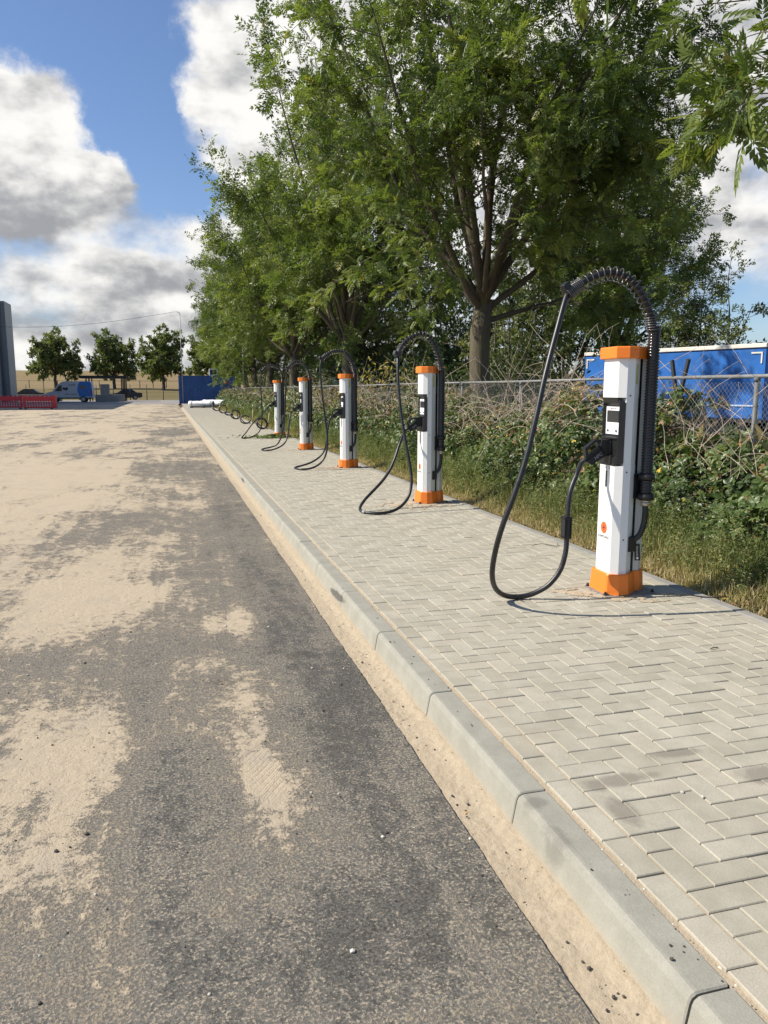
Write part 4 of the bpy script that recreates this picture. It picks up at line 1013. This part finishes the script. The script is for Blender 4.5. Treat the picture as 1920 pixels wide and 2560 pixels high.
# understorey shrubs behind the fence
def make_shrub(seed, H, Rr, n, size, mat):
    r = np.random.default_rng(seed); wood = MB(); P = []
    for k in range(12):
        az = r.uniform(0, 6.28); d = np.array([math.cos(az)*.55, math.sin(az)*.55, 1.]); path = grow_path(r, np.zeros(3), d, H*r.uniform(.75, 1.05), 7, .12, .0); wood.tube([tuple(q) for q in path], list(np.linspace(.03, .006, 8)), 5)
        for q in path[2:]:
            m = n//70; P.append(q+r.normal(0, .30*Rr, (m, 3))*np.array([1, 1, .8]))
    P = np.concatenate(P); P[:, 2] = np.abs(P[:, 2]); n = len(P)
    tone = np.clip(.45+.3*np.sin(P[:, 0]*2)*np.sin(P[:, 2]*2.2)+r.normal(0, .2, n), 0, 1)
    me = scatter_leaves('foliage', P, r.normal(0, 1, (n, 3))+np.array([0, 0, -.3]), np.array([-.3, -.1, 1])+r.normal(0, .5, (n, 3)), size*r.uniform(.6, 1.4, n), tone, *SIMPLE); me.materials.append(M[mat])
    w = bpy.data.meshes.new('stems'); w.from_pydata(wood.v, [], wood.f); w.materials.append(M['bark'])
    return w, me
SH = make_shrub(3, 2.9, 1.5, 4200, .15, 'dark_leaves'); SY = make_shrub(5, 2.3, .75, 1500, .12, 'yellowing_leaves')
def shrub(S, x, y, s, rz, label, name='shrub'):
    o = empty(name, (x, y, -.3), R(rz), label, 'shrub', 'shrubs behind the fence'); o.scale = (s, s, s); link('stems', S[0], None, o); link('foliage', S[1], None, o)
for x, y, s, rz, lb in ((6.7, 18.6, .75, 0, 'dark shrub just left of the big ash trunk foot'), (9.2, 18.8, .9, 80, 'dark shrub right of the big ash trunk foot'), (8.6, 22, .9, 150, 'dark shrub behind the second cable arch'), (9.5, 27, 1.0, 210, 'dark shrub between the blue shed and the fence'), (8.5, 38, 1.0, 30, 'dark shrub behind the fourth cable arch'), (8.6, 47, 1.1, 100, 'dark shrub behind the farthest cable arch'), (8.4, 58, 1.1, 170, 'dark shrub behind the row of cable coils'), (8.4, 70, 1.2, 260, 'dark shrub by the right end of the dark blue container'), (10.9, 26, .9, 290, 'dark shrub below the pale bushy tree')):
    shrub(SH, x, y, s, rz, lb)
shrub(SY, 6.1, 22.0, 1.15, 40, 'yellowing sapling rising above the fence left of the blue shed', 'sapling')

# ================================================================== FAR THINGS
def container(name, L, Wd, H, mat, trim, root, pitch=.28, dep=.045):
    """long side along local +x facing -y; origin at the lower left front corner"""
    n = int((L-.3)/pitch); x = .15; prof = []
    p = (L-.3)/n
    for k in range(n):
        prof += [(x+p*k, .035), (x+p*k+p*.30, .035), (x+p*k+p*.5, .035+dep), (x+p*k+p*.80, .035+dep)]
    prof.append((L-.15, .035))
    m = MB(); v = [(a, b, .16) for a, b in prof]+[(a, b, H-.10) for a, b in prof]; q = len(prof)
    m.add(v, [(i, i+1, q+i+1, q+i) for i in range(q-1)])
    m.build('side_wall', mat, root)
    MB().box((.15, Wd-.08, .16), (L-.15, Wd-.04, H-.1)).build('rear_wall', mat, root)
    MB().box((.02, .05, .16), (.06, Wd-.05, H-.1)).build('end_wall', mat, root)
    MB().box((.02, .02, H-.10), (L-.02, Wd-.02, H-.03)).build('roof', mat, root)
    for a in (0, L-.16):
        for b in (0, Wd-.16): MB().box((a, b, .12), (a+.16, b+.16, H-.12)).build('corner_post', mat, root)
    for b in (0, Wd-.1): MB().box((.162, b, .02), (L-.162, b+.1, .158)).build('bottom_rail', mat, root)
    for b in (0, Wd-.1): MB().box((.162, b, H-.098), (L-.162, b+.1, H-.001)).build('top_rail', mat, root)
    for a in (-.004, L-.174):
        for b in (-.004, Wd-.174):
            for z in (0, H-.118): MB().box((a, b, z), (a+.178, b+.178, z+.118)).build('corner_casting', trim, root)
    for s in (0, 1):
        dr = MB().box((L-.03, .17+s*(Wd-.34)/2, .17), (L+.02, .165+(s+1)*(Wd-.34)/2, H-.13)).build('door', mat, root)
        for q in (.3, .7): MB().cyl((L+.045, .17+(s+q)*(Wd-.34)/2), .018, .2, H-.15, 8).build('lock_rod', trim, dr)
c1 = empty('shipping_container', (1.13, 89.4, -.12), R(-3.5), 'dark blue corrugated shipping container at the far end of the pavement', 'container')
container('c', 6.1, 2.44, 3.18, M['container_blue'], M['container_blue'], c1)
MB().box((5.02, .018, 2.32), (5.36, .03, 2.60)).build('orange_label', M['print_orange'], c1)
MB().box((5.10, .012, 2.38), (5.18, .017, 2.54)).box((5.22, .012, 2.38), (5.30, .017, 2.54)).build('label_marks', M['print_black'], c1)
for a, z0, z1 in ((5.50, .9, 2.6), (5.84, 1.2, 2.6)):
    m = MB()
    k = z0
    while k < z1:
        h = random.uniform(.07, .16); m.box((a, .010, k), (a+.06, .020, min(z1, k+h))); k += h+random.uniform(.03, .08)
    m.build('code_marks', M['print_grey'], c1)
ac = empty('air_conditioner', (4.55, 90.6, 3.07), 0, 'small white framed air conditioner on the container roof', 'air conditioner')
MB().box((0, 0, .02), (.95, .5, .78), bev=.03).build('casing', M['trim_white'], ac); MB().box((.10, -.01, .12), (.85, .0, .68)).build('fan_grille', M['dark_steel'], ac)
for a in (.1, .75): MB().box((a, .1, -.02), (a+.1, .4, .02)).build('foot', M['dark_steel'], ac)
# blue shed / container behind the trees
c2 = empty('blue_shed', (10.4, 49.0, -.75), R(-8), 'blue corrugated shed with grey roof edge glimpsed behind the third post', 'shed')
container('s', 4.5, 6.0, 4.15, M['shed_blue'], M['shed_blue'], c2, .3)
MB().box((-.15, -.15, 4.16), (4.65, 6.15, 4.32)).build('roof_edge', M['zinc'], c2)
# blue curtain-side trailer at right
TL, TR = Vector((19.15, 33.32)), Vector((21.75, 24.63)); tl = (TR-TL).length
ta = math.atan2(TR.y-TL.y, TR.x-TL.x)
tr = empty('curtain_trailer', (TL.x, TL.y, -.77), ta, 'bright blue curtain-sided trailer with white top rail at the right edge', 'trailer')
# local: +x along the side, -y is away... body depth goes to +y side (away from the camera)
def tbox(a, b, n, m, bev=0.): return MB().box(a, b, bev=bev).build(n, M[m], tr)
wv_ = []
N_ = 60
for k in range(N_+1):
    wv_.append((tl*k/N_, .012*math.sin(k*1.9)+.008*math.sin(k*.63)))
m = MB(); q = N_+1
rows = [1.16, 1.6, 2.4, 3.2, 3.83]
v = []
for z in rows: v += [(a, b*(.4+.6*math.sin(z)), z) for a, b in wv_]
m.add(v, [(r_*q+i, r_*q+i+1, (r_+1)*q+i+1, (r_+1)*q+i) for r_ in range(len(rows)-1) for i in range(N_)], True); m.build('side_curtain', M['trailer_blue'], tr)
tbox((0.01, .06, 1.12), (tl-.01, 2.5, 3.85), 'cargo_box', 'trailer_blue'); tbox((-.03, -.06, 3.84), (tl+.03, 2.53, 4.0), 'top_rail', 'trim_white', .02)
tbox((-.02, -.03, 1.0), (tl+.02, 2.5, 1.115), 'chassis_rail', 'dark_steel')
for a in (.12, tl-.58):
    s = 1 if a < 1 else -1
    MB().box((a, -.035, 3.62), (a+.46, -.028, 3.68)).box((a if s > 0 else a+.40, -.035, 3.25), (a+.06 if s > 0 else a+.46, -.028, 3.618)).build('corner_marking', M['trim_white'], tr)
tbox((.15, -.036, 1.62), (tl-.15, -.028, 1.68), 'lower_marking', 'print_blue')
for k in range(9): tbox((.5+k*(tl-1)/8, -.03, 1.02), (.54+k*(tl-1)/8, -.015, 1.3), 'curtain_strap', 'dark_steel')
for a in (1.2, 2.5, tl-1.6):
    for b in (.12, 2.1):
        wh = MB().cyl((a, .55), .52, b, b+.3, 24, 'y').build('wheel', M['tyre'], tr); MB().cyl((a, .55), .28, b-.01, b, 18, 'y').build('rim', M['rim_metal'], wh)
tbox((tl-3.2, .2, .25), (tl-3.05, .35, 1.0), 'landing_leg', 'dark_steel')
# slim poles
def pole(x, y, z0, z1, r, label, arm=None, lamp=False, g='thin poles'):
    o = empty('lamp_post' if lamp else 'pole', (x, y, z0), 0, label, 'lamp post' if lamp else 'pole', g)
    MB().cyl((0, 0), r, 0, z1-z0, 10).build('shaft', M['galvanised_pole'], o)
    if arm: MB().tube([(0, 0, z1-z0-.05)]+arm, r*.8, 8).build('arm', M['galvanised_pole'], o)
    if lamp: MB().box((-.35, -.12, z1-z0), (.25, .12, z1-z0+.10), bev=.03).build('lamp_head', M['zinc'], o)
    return o
pole(14.0, 46.0, -.75, 5.45, .05, 'slim pale lamp post above the blue shed', lamp=True)
pole(5.6, 60.5, -.1, 5.55, .045, 'slim pole beside the fence right of the container')
pole(10.35, 25.5, -.7, 3.6, .03, 'thin white pole left of the blue trailer')
po = pole(1.55, 88.6, -.12, 9.75, .04, 'tall thin pole with bent top at the left end of the container', arm=[(-.1, 0, 9.93), (-.45, 0, 9.97)])
MB().tube([(0, 0, 7.6), (.5, 0, 7.2), (1.4, 0, 6.7)], .02, 5).build('stay', M['galvanised_pole'], po)
cb = [(1.1-(t_/20)*22.2, 88.6+(t_/20)*1.5, 9.85-1.65*math.sin(math.pi*(t_/20)*.5)-.5*math.sin(math.pi*t_/20)) for t_ in range(21)]
MB().tube(cb, .016, 5).build('overhead_wire', M['dark_steel'], label='thin overhead wire from the bent pole to the grey building', cat='wire')
# grey hall at far left
hall = empty('industrial_hall', (-21.3, 93, -.12), 0, 'tall grey metal-clad hall at the far left edge', 'building')
HH = 15.6
hw = MB().box((-26, -21, 0), (0, 21, HH)).build('wall', M['wall_cladding'], hall)
for k in range(42): MB().box((.002, -20.9+k, .3), (.05, -20.55+k, HH-.3)).build('wall_rib', M['wall_cladding'], hw)
MB().box((-26.1, -21.1, HH+.002), (.12, 21.1, HH+.35)).build('roof_edge', M['wall_trim'], hall)
MB().box((-.1, 20.4, -.05), (.42, 21.2, HH+1.1)).build('corner_pier', M['wall_trim'], hall)
MB().box((-.2, 21.25, 0), (.9, 26, HH-2.4)).build('side_wing', M['wall_cladding'], hall)
for yk, z0, z1, w_ in ((8.5, 3.2, 6.8, 1.9), (14.5, 3.2, 6.8, 1.9)):
    wn = MB().box((.055, yk, z0), (.10, yk+w_, z1)).build('window', M['glass_dark'], hall)
    MB().box((.06, yk-.15, z0-.15), (.16, yk+w_+.15, z0-.002)).box((.06, yk-.15, z1+.002), (.16, yk+w_+.15, z1+.15)).build('frame', M['wall_trim'], wn)
MB().box((.055, 3, 0), (.12, 6, 4)).build('roller_door', M['trim_white'], hall)
for k in (-5, 5, 12): MB().tube([(-.5, k, HH), (-.5, k, HH+2.2)], .03, 5).build('lightning_rod', M['galvanised_pole'], hall)
MB().box((.2, 9.2, 8.4), (.9, 9.3, 8.5)).box((.85, 9.1, 8.2), (1.05, 9.4, 8.5)).build('wall_lamp', M['dark_steel'], hall)
cabn = empty('electrical_cabinet', (-18.9, 98, -.12), 0, 'pale electrical cabinet in front of the grey hall', 'cabinet')
MB().box((-1.6, 0, .1), (0, 1.2, 3.0), bev=.04).build('casing', M['trim_white'], cabn); MB().box((-.7, -.02, .3), (-.1, .0, 2.8)).build('door', M['dark_steel'], cabn); MB().box((-1.8, -.1, 3.0), (.1, 1.3, 3.35)).build('roof', M['dark_steel'], cabn)
# red barriers
def barrier(x, y, rz, label):
    b = empty('safety_barrier', (x, y, -.118), rz, label, 'barrier', 'red plastic barriers on the yard')
    Lb, Hb = 2.35, 1.16
    fr = MB(); fr.box((0, -.03, .12), (.10, .03, Hb), bev=.012).box((Lb-.10, -.03, .12), (Lb, .03, Hb), bev=.012).box((.10, -.028, .12), (Lb-.10, .028, .24), bev=.01).box((.10, -.028, .72), (Lb-.10, .028, Hb-.10), bev=.01)
    fr.build('frame', M['barrier_red'], b)
    for k in range(11):
        x_ = .16+k*(Lb-.32)/10
        MB().add([(x_-.03, -.018, .24), (x_+.06, -.018, .24), (x_+.03, -.018, .72), (x_-.06, -.018, .72), (x_-.03, .018, .24), (x_+.06, .018, .24), (x_+.03, .018, .72), (x_-.06, .018, .72)], [(0, 1, 2, 3), (4, 7, 6, 5), (0, 4, 5, 1), (1, 5, 6, 2), (2, 6, 7, 3), (3, 7, 4, 0)]).build('slat', M['barrier_red'], b)
    for k in range(7): MB().box((.14+k*.33, -.02, Hb-.10), (.24+k*.33, .02, Hb+.02), bev=.01).build('top_knob', M['barrier_red'], b)
    for a in (.12, Lb-.25): MB().box((a, -.30, 0), (a+.14, .30, .115), bev=.03).build('foot', M['black_rubber'], b)
barrier(-11.55, 69.6, R(-2), 'red plastic barrier nearest the van, its end edge turned to the road')
barrier(-14.25, 71.6, R(-3), 'red plastic barrier cut off by the left picture edge')
MB().box((-9.24, 69.1, -.01), (-9.02, 70.3, 1.05), bev=.02).build('barrier_end_panel', M['barrier_red'], label='narrow red barrier seen end-on beside the other two', cat='barrier')
# vehicles: side profile in (y-forward = -x), extruded
def wheelset(root, xs_, yy, r, w_):
    for a in xs_:
        for b in yy:
            wh = MB().cyl((a, r), r, b, b+w_, 24, 'y').build('wheel', M['tyre'], root)
            MB().cyl((a, r), r*.62, b-.012, b-.002, 18, 'y').build('rim', M['rim_metal'], wh)
def body_from_profile(prof, W_, inset=.16, zi=1.0):
    """prof: list of (x,z); narrows above zi"""
    m = MB(); rings = []
    def yy(z): return inset*max(0, min(1, (z-zi)/1.0))
    c = [(x, z) for x, z in prof]
    a = [(x, yy(z), z) for x, z in c]; b = [(x, W_-yy(z), z) for x, z in c]
    m.loft([[(x, y+.06, z) if 0 else (x, y, z) for x, y, z in a], b]); return m
van = empty('delivery_van', (-15.7, 110.8, -.12), R(-2), 'white delivery van with blue rear panel parked facing left', 'van')
vp = [(0.05, .45), (0, .75), (.03, 1.05), (.25, 1.25), (.95, 1.42), (1.75, 2.35), (2.1, 2.62), (2.6, 2.74), (5.6, 2.74), (5.85, 2.62), (5.95, 1.6), (5.98, .55), (5.5, .42), (.5, .42)]
bd = body_from_profile(vp, 2.05, 0, 1.3).build('body', M['van_white'], van)
bl = [(4.2, 1.0), (4.05, 1.55), (4.15, 2.1), (4.25, 2.45), (4.45, 2.70), (5.58, 2.70), (5.80, 2.58), (5.90, 1.6), (5.93, .75), (4.3, .75)]
MB().loft([[(x, -.008, z) for x, z in bl], [(x, .03, z) for x, z in bl]]).build('blue_panel', M['van_blue'], van)
def vside(poly, n, mat, par, off=.004):
    f = lambda z, o: o
    return MB().loft([[(x, f(z, -off-.006), z) for x, z in poly], [(x, f(z, .02), z) for x, z in poly]]).build(n, M[mat], par)
vside([(1.25, 1.45), (1.85, 2.20), (2.15, 2.22), (2.15, 1.45)], 'window', 'glass_dark', bd)
vside([(4.45, 1.75), (4.55, 2.15), (5.15, 2.15), (5.15, 1.75)], 'window', 'glass_dark', bd, .012)
MB().add([(.97, .2, 1.44), (.97, 1.85, 1.44), (1.74, 1.75, 2.34), (1.74, .3, 2.34)], [(0, 1, 2, 3)]).build('windscreen', M['glass_dark'], van, loc=(-.02, 0, .015))
vside([(.02, .45), (.02, .62), (5.9, .62), (5.9, .45)], 'sill_trim', 'dark_steel', bd)
vside([(5.72, 1.0), (5.72, 1.55), (5.90, 1.55), (5.92, 1.0)], 'tail_light', 'light_red', bd, .014)
vside([(.08, .95), (.20, 1.18), (.42, 1.25), (.38, .98)], 'headlight', 'light_clear', bd)
vside([(1.55, 1.28), (1.55, 1.34), (1.85, 1.34), (1.85, 1.28)], 'door_handle', 'dark_steel', bd)
# graphics on the flank: small block marks and a dark blot, as they read from afar
for a, z, w_, h_, mt in ((3.0, 2.15, .85, .26, 'print_grey'), (2.5, .95, .62, .20, 'print_grey'), (3.3, .95, .7, .20, 'print_grey')):
    m = MB(); k = a
    while k < a+w_:
        q = random.uniform(.07, .15); f = lambda z_: 0.; m.add([(k, f(z)-.014, z), (min(k+q, a+w_), f(z)-.014, z), (min(k+q, a+w_), f(z+h_)-.014, z+h_*random.uniform(.7, 1)), (k, f(z+h_)-.014, z+h_*random.uniform(.7, 1))], [(0, 1, 2, 3)]); k += q+.03
    m.build('flank_lettering', M[mt], bd)
vside([(2.2, 1.75), (2.35, 1.95), (2.6, 1.88), (2.85, 1.98), (2.95, 1.8), (2.8, 1.62), (2.68, 1.45), (2.6, 1.62), (2.4, 1.6)], 'flank_graphic', 'dark_steel', bd, .010)
wheelset(van, (1.15, 4.75), (-.02, 1.8), .40, .26)
def sedan(x, y, rz, mat, label, flip=1, name='parked_car'):
    c = empty(name, (x, y, -.12), rz, label, 'car', 'dark cars parked by the hall'); c.scale = (1.12*flip, 1.12, 1.18)
    sp_ = [(0, .40), (.02, .70), (.25, .84), (1.25, .97), (3.8, 1.02), (4.5, 1.00), (4.65, .85), (4.62, .40), (4.3, .28), (.4, .28)]
    b = body_from_profile(sp_, 1.8, 0, .95).build('body', M[mat], c)
    lo = [(1.15, .03), (3.95, .03), (3.95, 1.77), (1.15, 1.77)]; hi = [(1.95, .22), (3.25, .22), (3.25, 1.58), (1.95, 1.58)]
    MB().loft([[(x_, y_, .96) for x_, y_ in lo], [(x_, y_, 1.44) for x_, y_ in hi], [(2.6+(x_-2.6)*.85, .9+(y_-.9)*.9, 1.50) for x_, y_ in hi]]).build('cabin', M[mat], c)
    f = lambda z: .03+.19*(z-.96)/.48
    for P_ in ([(1.45, 1.02), (2.02, 1.38), (2.5, 1.41), (2.5, 1.02)], [(2.58, 1.02), (2.58, 1.41), (3.15, 1.38), (3.6, 1.10), (3.6, 1.02)]):
        MB().loft([[(a, f(z)-.012, z) for a, z in P_], [(a, f(z)+.02, z) for a, z in P_]]).build('side_window', M['glass_dark'], b)
    MB().box((-.01, .15, .62), (.10, .55, .76), bev=.02).box((-.01, 1.25, .62), (.10, 1.65, .76), bev=.02).build('headlight', M['light_clear'], b)
    MB().box((4.56, .12, .78), (4.665, .5, .9), bev=.02).box((4.56, 1.3, .78), (4.665, 1.68, .9), bev=.02).build('tail_light', M['light_red'], b)
    wheelset(c, (.85, 3.65), (-.02, 1.6), .33, .22)
    return c
sedan(-24.2+1.0, 127, R(-2), 'car_black', 'black saloon car behind the red barriers, left of the van')
sedan(-9.3, 133.5, R(6), 'car_dark_grey', 'dark grey car under the right end of the carport')
# plinths, carport
MB().box((-9.7, 113.6, -.13), (-5.9, 114.6, .85), bev=.03).build('concrete_wall', M['concrete_block'], label='low concrete wall right behind the van', cat='wall')
MB().box((-26, 121.5, -.13), (-15.0, 122.3, .85), bev=.03).build('concrete_wall', M['concrete_block'], label='long low concrete wall in front of the black saloon car', cat='wall')
MB().box((-9.3, 117.5, -.13), (-8.1, 118.5, 2.3), bev=.03).build('storage_box', M['concrete_block'], label='square concrete-coloured box between van and carport post', cat='box')
cp = empty('carport', (-12.0, 118, -.12), 0, 'dark flat-roofed carport between the van and the grass', 'carport')
MB().box((-.1, -.4, 3.25), (6.2, 4.5, 3.62)).box((6.1, -.4, 3.30), (7.2, 4.5, 3.42)).build('roof', M['wood_dark'], cp)
for a in (.75, 1.15, 5.5, 5.9):
    for b in (0, 4.0): MB().box((a, b, 0), (a+.16, b+.16, 3.248)).build('post', M['wood_dark'], cp)
# field fence
ff = empty('field_fence', (-8, 133.5, -.15), 0, 'wire fence with dark posts in front of the grass bank', 'fence')
for k in range(17): MB().cyl((-24+k*2.6, 0), .06, 0, 2.5, 8).build('post', M['dark_steel'], ff)
for z in (.6, 1.2, 1.8, 2.3): MB().tube([(-24, 0, z), (18, 0, z)], .012, 4).build('wire', M['dark_steel'], ff)
ff2 = empty('roadside_fence', (-8, 205, 2.2), 0, 'far low fence along the road on the bank', 'fence')
for k in range(19): MB().cyl((-34+k*3.2, 0), .09, -.2, 1.7, 6).build('post', M['wood_dark'], ff2)
MB().tube([(-34, 0, 1.5), (26, 0, 1.5)], .05, 4).build('rail', M['wood_dark'], ff2)
# wrapped posts lying on the pavement
def pipe(x, y, rz, L_, r_, z, label):
    o = empty('wrapped_post', (x, y, z), rz, label, 'post', 'white wrapped posts lying by the container')
    rings = []; n = 18
    for k in range(13):
        u = k/12; rr = r_*(1+.05*math.sin(k*2.1)); rings.append([(u*L_, math.cos(2*math.pi*a/n)*rr*(1+.05*math.sin(3*a+k)), r_+math.sin(2*math.pi*a/n)*rr) for a in range(n)])
    MB().loft(rings, True, True).build('wrap', M['pipe_white'], o)
    MB().cyl((0, r_), r_*.72, -.012, .01, 16, 'x').build('end_cap', M['black_plastic'], o).location = (L_, 0, 0)
    for u in (.12, .88): MB().cyl((0, r_), r_*1.05, u*L_, u*L_+.05, 16, 'x').build('tape', M['print_grey'], o)
pipe(1.75, 70.6, R(-28), 2.3, .24, .05, 'leftmost white wrapped post lying in front of the container')
pipe(2.75, 71.5, R(-40), 2.4, .24, .05, 'middle white wrapped post lying in front of the container')
pipe(3.05, 72.4, R(-38), 2.9, .25, .12, 'rearmost white wrapped post, resting beside the other two')
pl_ = empty('wooden_pallet', (1.7, 66.9, 0), R(-4), 'flat dark pallet under the white wrapped posts', 'pallet')
for k in range(5): MB().box((0, .15+k*.6, .06), (2.2, .55+k*.6, .10)).build('plank', M['wood_dark'], pl_)
for a in (0, 1, 2.0): MB().box((a, .12, 0), (a+.15, 3.0, .058)).build('bearer', M['wood_dark'], pl_)
def coil(x, y, r_, tilt, rz, label, n=4):
    o = empty('cable_coil', (x, y, 0), rz, label, 'cable', 'black cable coils waiting along the pavement'); m = MB(); pts = []
    for k in range(n*20+10):
        a = 2*math.pi*k/20; rr = r_*(1+.06*math.sin(k*.37)); pts.append((math.cos(a)*rr, .03*math.sin(k*.21)+.012*(k/20), rr*math.sin(a)*math.cos(tilt)+r_*math.cos(tilt)+.03))
    pts = [(p[0], p[1]+(p[2]*math.tan(tilt) if tilt < 1.3 else p[0]*.1), p[2]) for p in pts]
    m.tube(pts, .022, 6).build('loops', M['black_rubber'], o)
    MB().tube([pts[-1], (pts[-1][0]+.2, pts[-1][1]-.1, .05), (pts[-1][0]+.45, pts[-1][1], .03)], .02, 6).build('loose_end', M['black_rubber'], o)
coil(3.42, 29.6, .20, .35, R(15), 'cable coil nearest the farthest upright post')
coil(3.22, 34.5, .22, .75, R(-5), 'second cable coil beyond the upright posts, leaning low')
coil(3.28, 40.1, .24, .45, R(10), 'third cable coil, the tall open one by a thin stake')
coil(3.36, 46.0, .22, 1.2, 0, 'flattened cable coil halfway to the container')
coil(3.32, 50.8, .25, .3, R(-8), 'upright cable coil, second from the wrapped posts')
coil(3.28, 56.4, .26, .7, R(6), 'cable coil closest to the white wrapped posts')
def stake(x, y, dx, z, mat, label):
    o = MB().tube([(0, 0, -.05), (dx, 0, z)], .022 if mat == 'wood_stake' else .016, 6).build('marker_stake', M[mat], loc=(x, y, 0), label=label, cat='stake', group='marker stakes along the pavement'); return o
stake(3.62, 29.9, .09, .60, 'wood_stake', 'leaning wooden stake behind the nearest cable coil')
stake(3.56, 34.7, .03, .66, 'wood_stake', 'upright pale wooden stake behind the second cable coil')
stake(3.36, 40.3, .02, .80, 'dark_steel', 'thin dark stake standing in the third cable coil')
stake(3.60, 46.3, .01, .62, 'dark_steel', 'dark stake with crossbar beside the flattened coil')
stake(3.55, 51.2, .12, .66, 'wood_stake', 'pale leaning stake behind the upright coil near the wrapped posts')
stake(3.50, 57.0, .02, .50, 'wood_stake', 'short pale stake nearest the white wrapped posts')
# cut weeds at the farthest post
r = np.random.default_rng(5); n = 420; th = r.uniform(0, 6.28, n); rr = np.abs(r.normal(0, .35, n))
P = np.stack([3.05+rr*np.cos(th)*1.5, 24.2+rr*np.sin(th), .02+.10*r.random(n)*np.exp(-rr*2)], -1)
me = scatter_leaves('cut_weeds', P, r.normal(0, 1, (n, 3))*np.array([1, 1, .3]), np.array([0, 0, 1.])+r.normal(0, .4, (n, 3)), .13*r.uniform(.5, 1.2, n), r.uniform(0, .7, n), *SIMPLE)
tag(link('cut_weeds', me, M['herb_leaves']), 'cut weeds strewn at the foot of the farthest upright post', 'weeds', None, 'stuff')
# ================================================================== SMALL THINGS
def pebble_shape(seed):
    r = np.random.default_rng(seed); bm = bmesh.new(); bmesh.ops.create_icosphere(bm, subdivisions=1, radius=1)
    for v in bm.verts: v.co = Vector((v.co.x*r.uniform(.7, 1.2), v.co.y*r.uniform(.7, 1.2), v.co.z*r.uniform(.45, .8)))
    me = bpy.data.meshes.new('pebble'); bm.to_mesh(me); bm.free(); return me
PB = {(k, c): pebble_shape(k) for k in range(4) for c in ('stone_dark', 'stone_light')}
def scatter_pebbles(n, fx, fy, z, s, seed, dark, label):
    r = np.random.default_rng(seed); V, F, nv = [], [], 0
    base = PB[(seed % 4, 'stone_dark')]; bv = np.array([v.co for v in base.vertices]); bf = np.array([p.vertices[:] for p in base.polygons])
    for k in range(n):
        a = r.uniform(0, 6.28); q = s*np.exp(np.clip(r.normal(0, .4), -1, .8)); c, sn = math.cos(a), math.sin(a)
        v = bv @ np.array([[c, -sn, 0], [sn, c, 0], [0, 0, 1]]).T*q+np.array([fx(r), fy(r), z+q*.35]); V.append(v); F.append(bf+nv); nv += len(v)
    tag(link('grit', big_mesh('grit', np.concatenate(V), np.concatenate(F)), M['stone_dark' if dark else 'stone_light']), label, 'grit', None, 'stuff')
scatter_pebbles(260, lambda r: r.uniform(-2.6, .98), lambda r: 1.5+abs(r.normal(0, 3.2)), -.118, .0042, 1, True, 'dark grit scattered on the asphalt')
scatter_pebbles(120, lambda r: r.uniform(-2.6, .98), lambda r: 1.5+abs(r.normal(0, 3.2)), -.118, .0045, 2, False, 'pale chips scattered on the asphalt')
scatter_pebbles(120, lambda r: r.uniform(1.01, 1.15), lambda r: 1.2+abs(r.normal(0, 4)), -.126, .0036, 3, True, 'dark grit on the sand strip along the kerb')
scatter_pebbles(45, lambda r: r.uniform(1.20, 1.32), lambda r: 1.2+abs(r.normal(0, 3)), .0, .003, 4, True, 'dark grit on the kerb top')
scatter_pebbles(260, lambda r: r.uniform(1.300, 1.328), lambda r: 1.2+abs(r.normal(0, 5)), -.012, .0032, 5, False, 'sand grains in the joint behind the kerb')
for k, (x, y, s, mt, lb) in enumerate(((1.78, 2.27, .008, 'stone_light', 'left one of two white pebbles on the pavers'), (1.83, 2.22, .008, 'stone_light', 'right one of two white pebbles on the pavers'))):
    o = link('pebble', PB[(k, mt)], M[mt], None, (x, y, .004)); o.scale = (s, s, s); tag(o, lb, 'pebble', 'white pebbles on the pavers')
MB().tube([(0, 0, .006), (.03, .01, .010), (.06, .012, .006)], .003, 5).build('twig', M['wood_dark'], loc=(2.95, 3.6, 0), label='small dark twig on the pavers near the right edge', cat='twig')
MB().tube(spline([(0, 0, .006), (.12, -.10, .02), (.25, -.16, .008), (.40, -.20, .01)], 4), .005, 5).build('twig', M['wood_dark'], loc=(3.42, 4.72, 0), label='crooked dark twig in the shadow right of the nearest post', cat='twig')
MB().tube(spline([(0, 0, .004), (.10, -.01, .02), (.22, -.08, .004), (.26, -.02, .02)], 4), .003, 5).build('wire_offcut', M['black_rubber'], loc=(3.30, 6.6, 0), label='bent black wire offcut lying on the pavers near the edging', cat='wire')
MB().box((0, 0, 0), (.028, .016, .006)).build('wood_chip', M['wood_stake'], loc=(1.03, 2.55, -.130), rot=(0, .1, .6), label='tiny yellow wood chip on the sand strip', cat='chip')
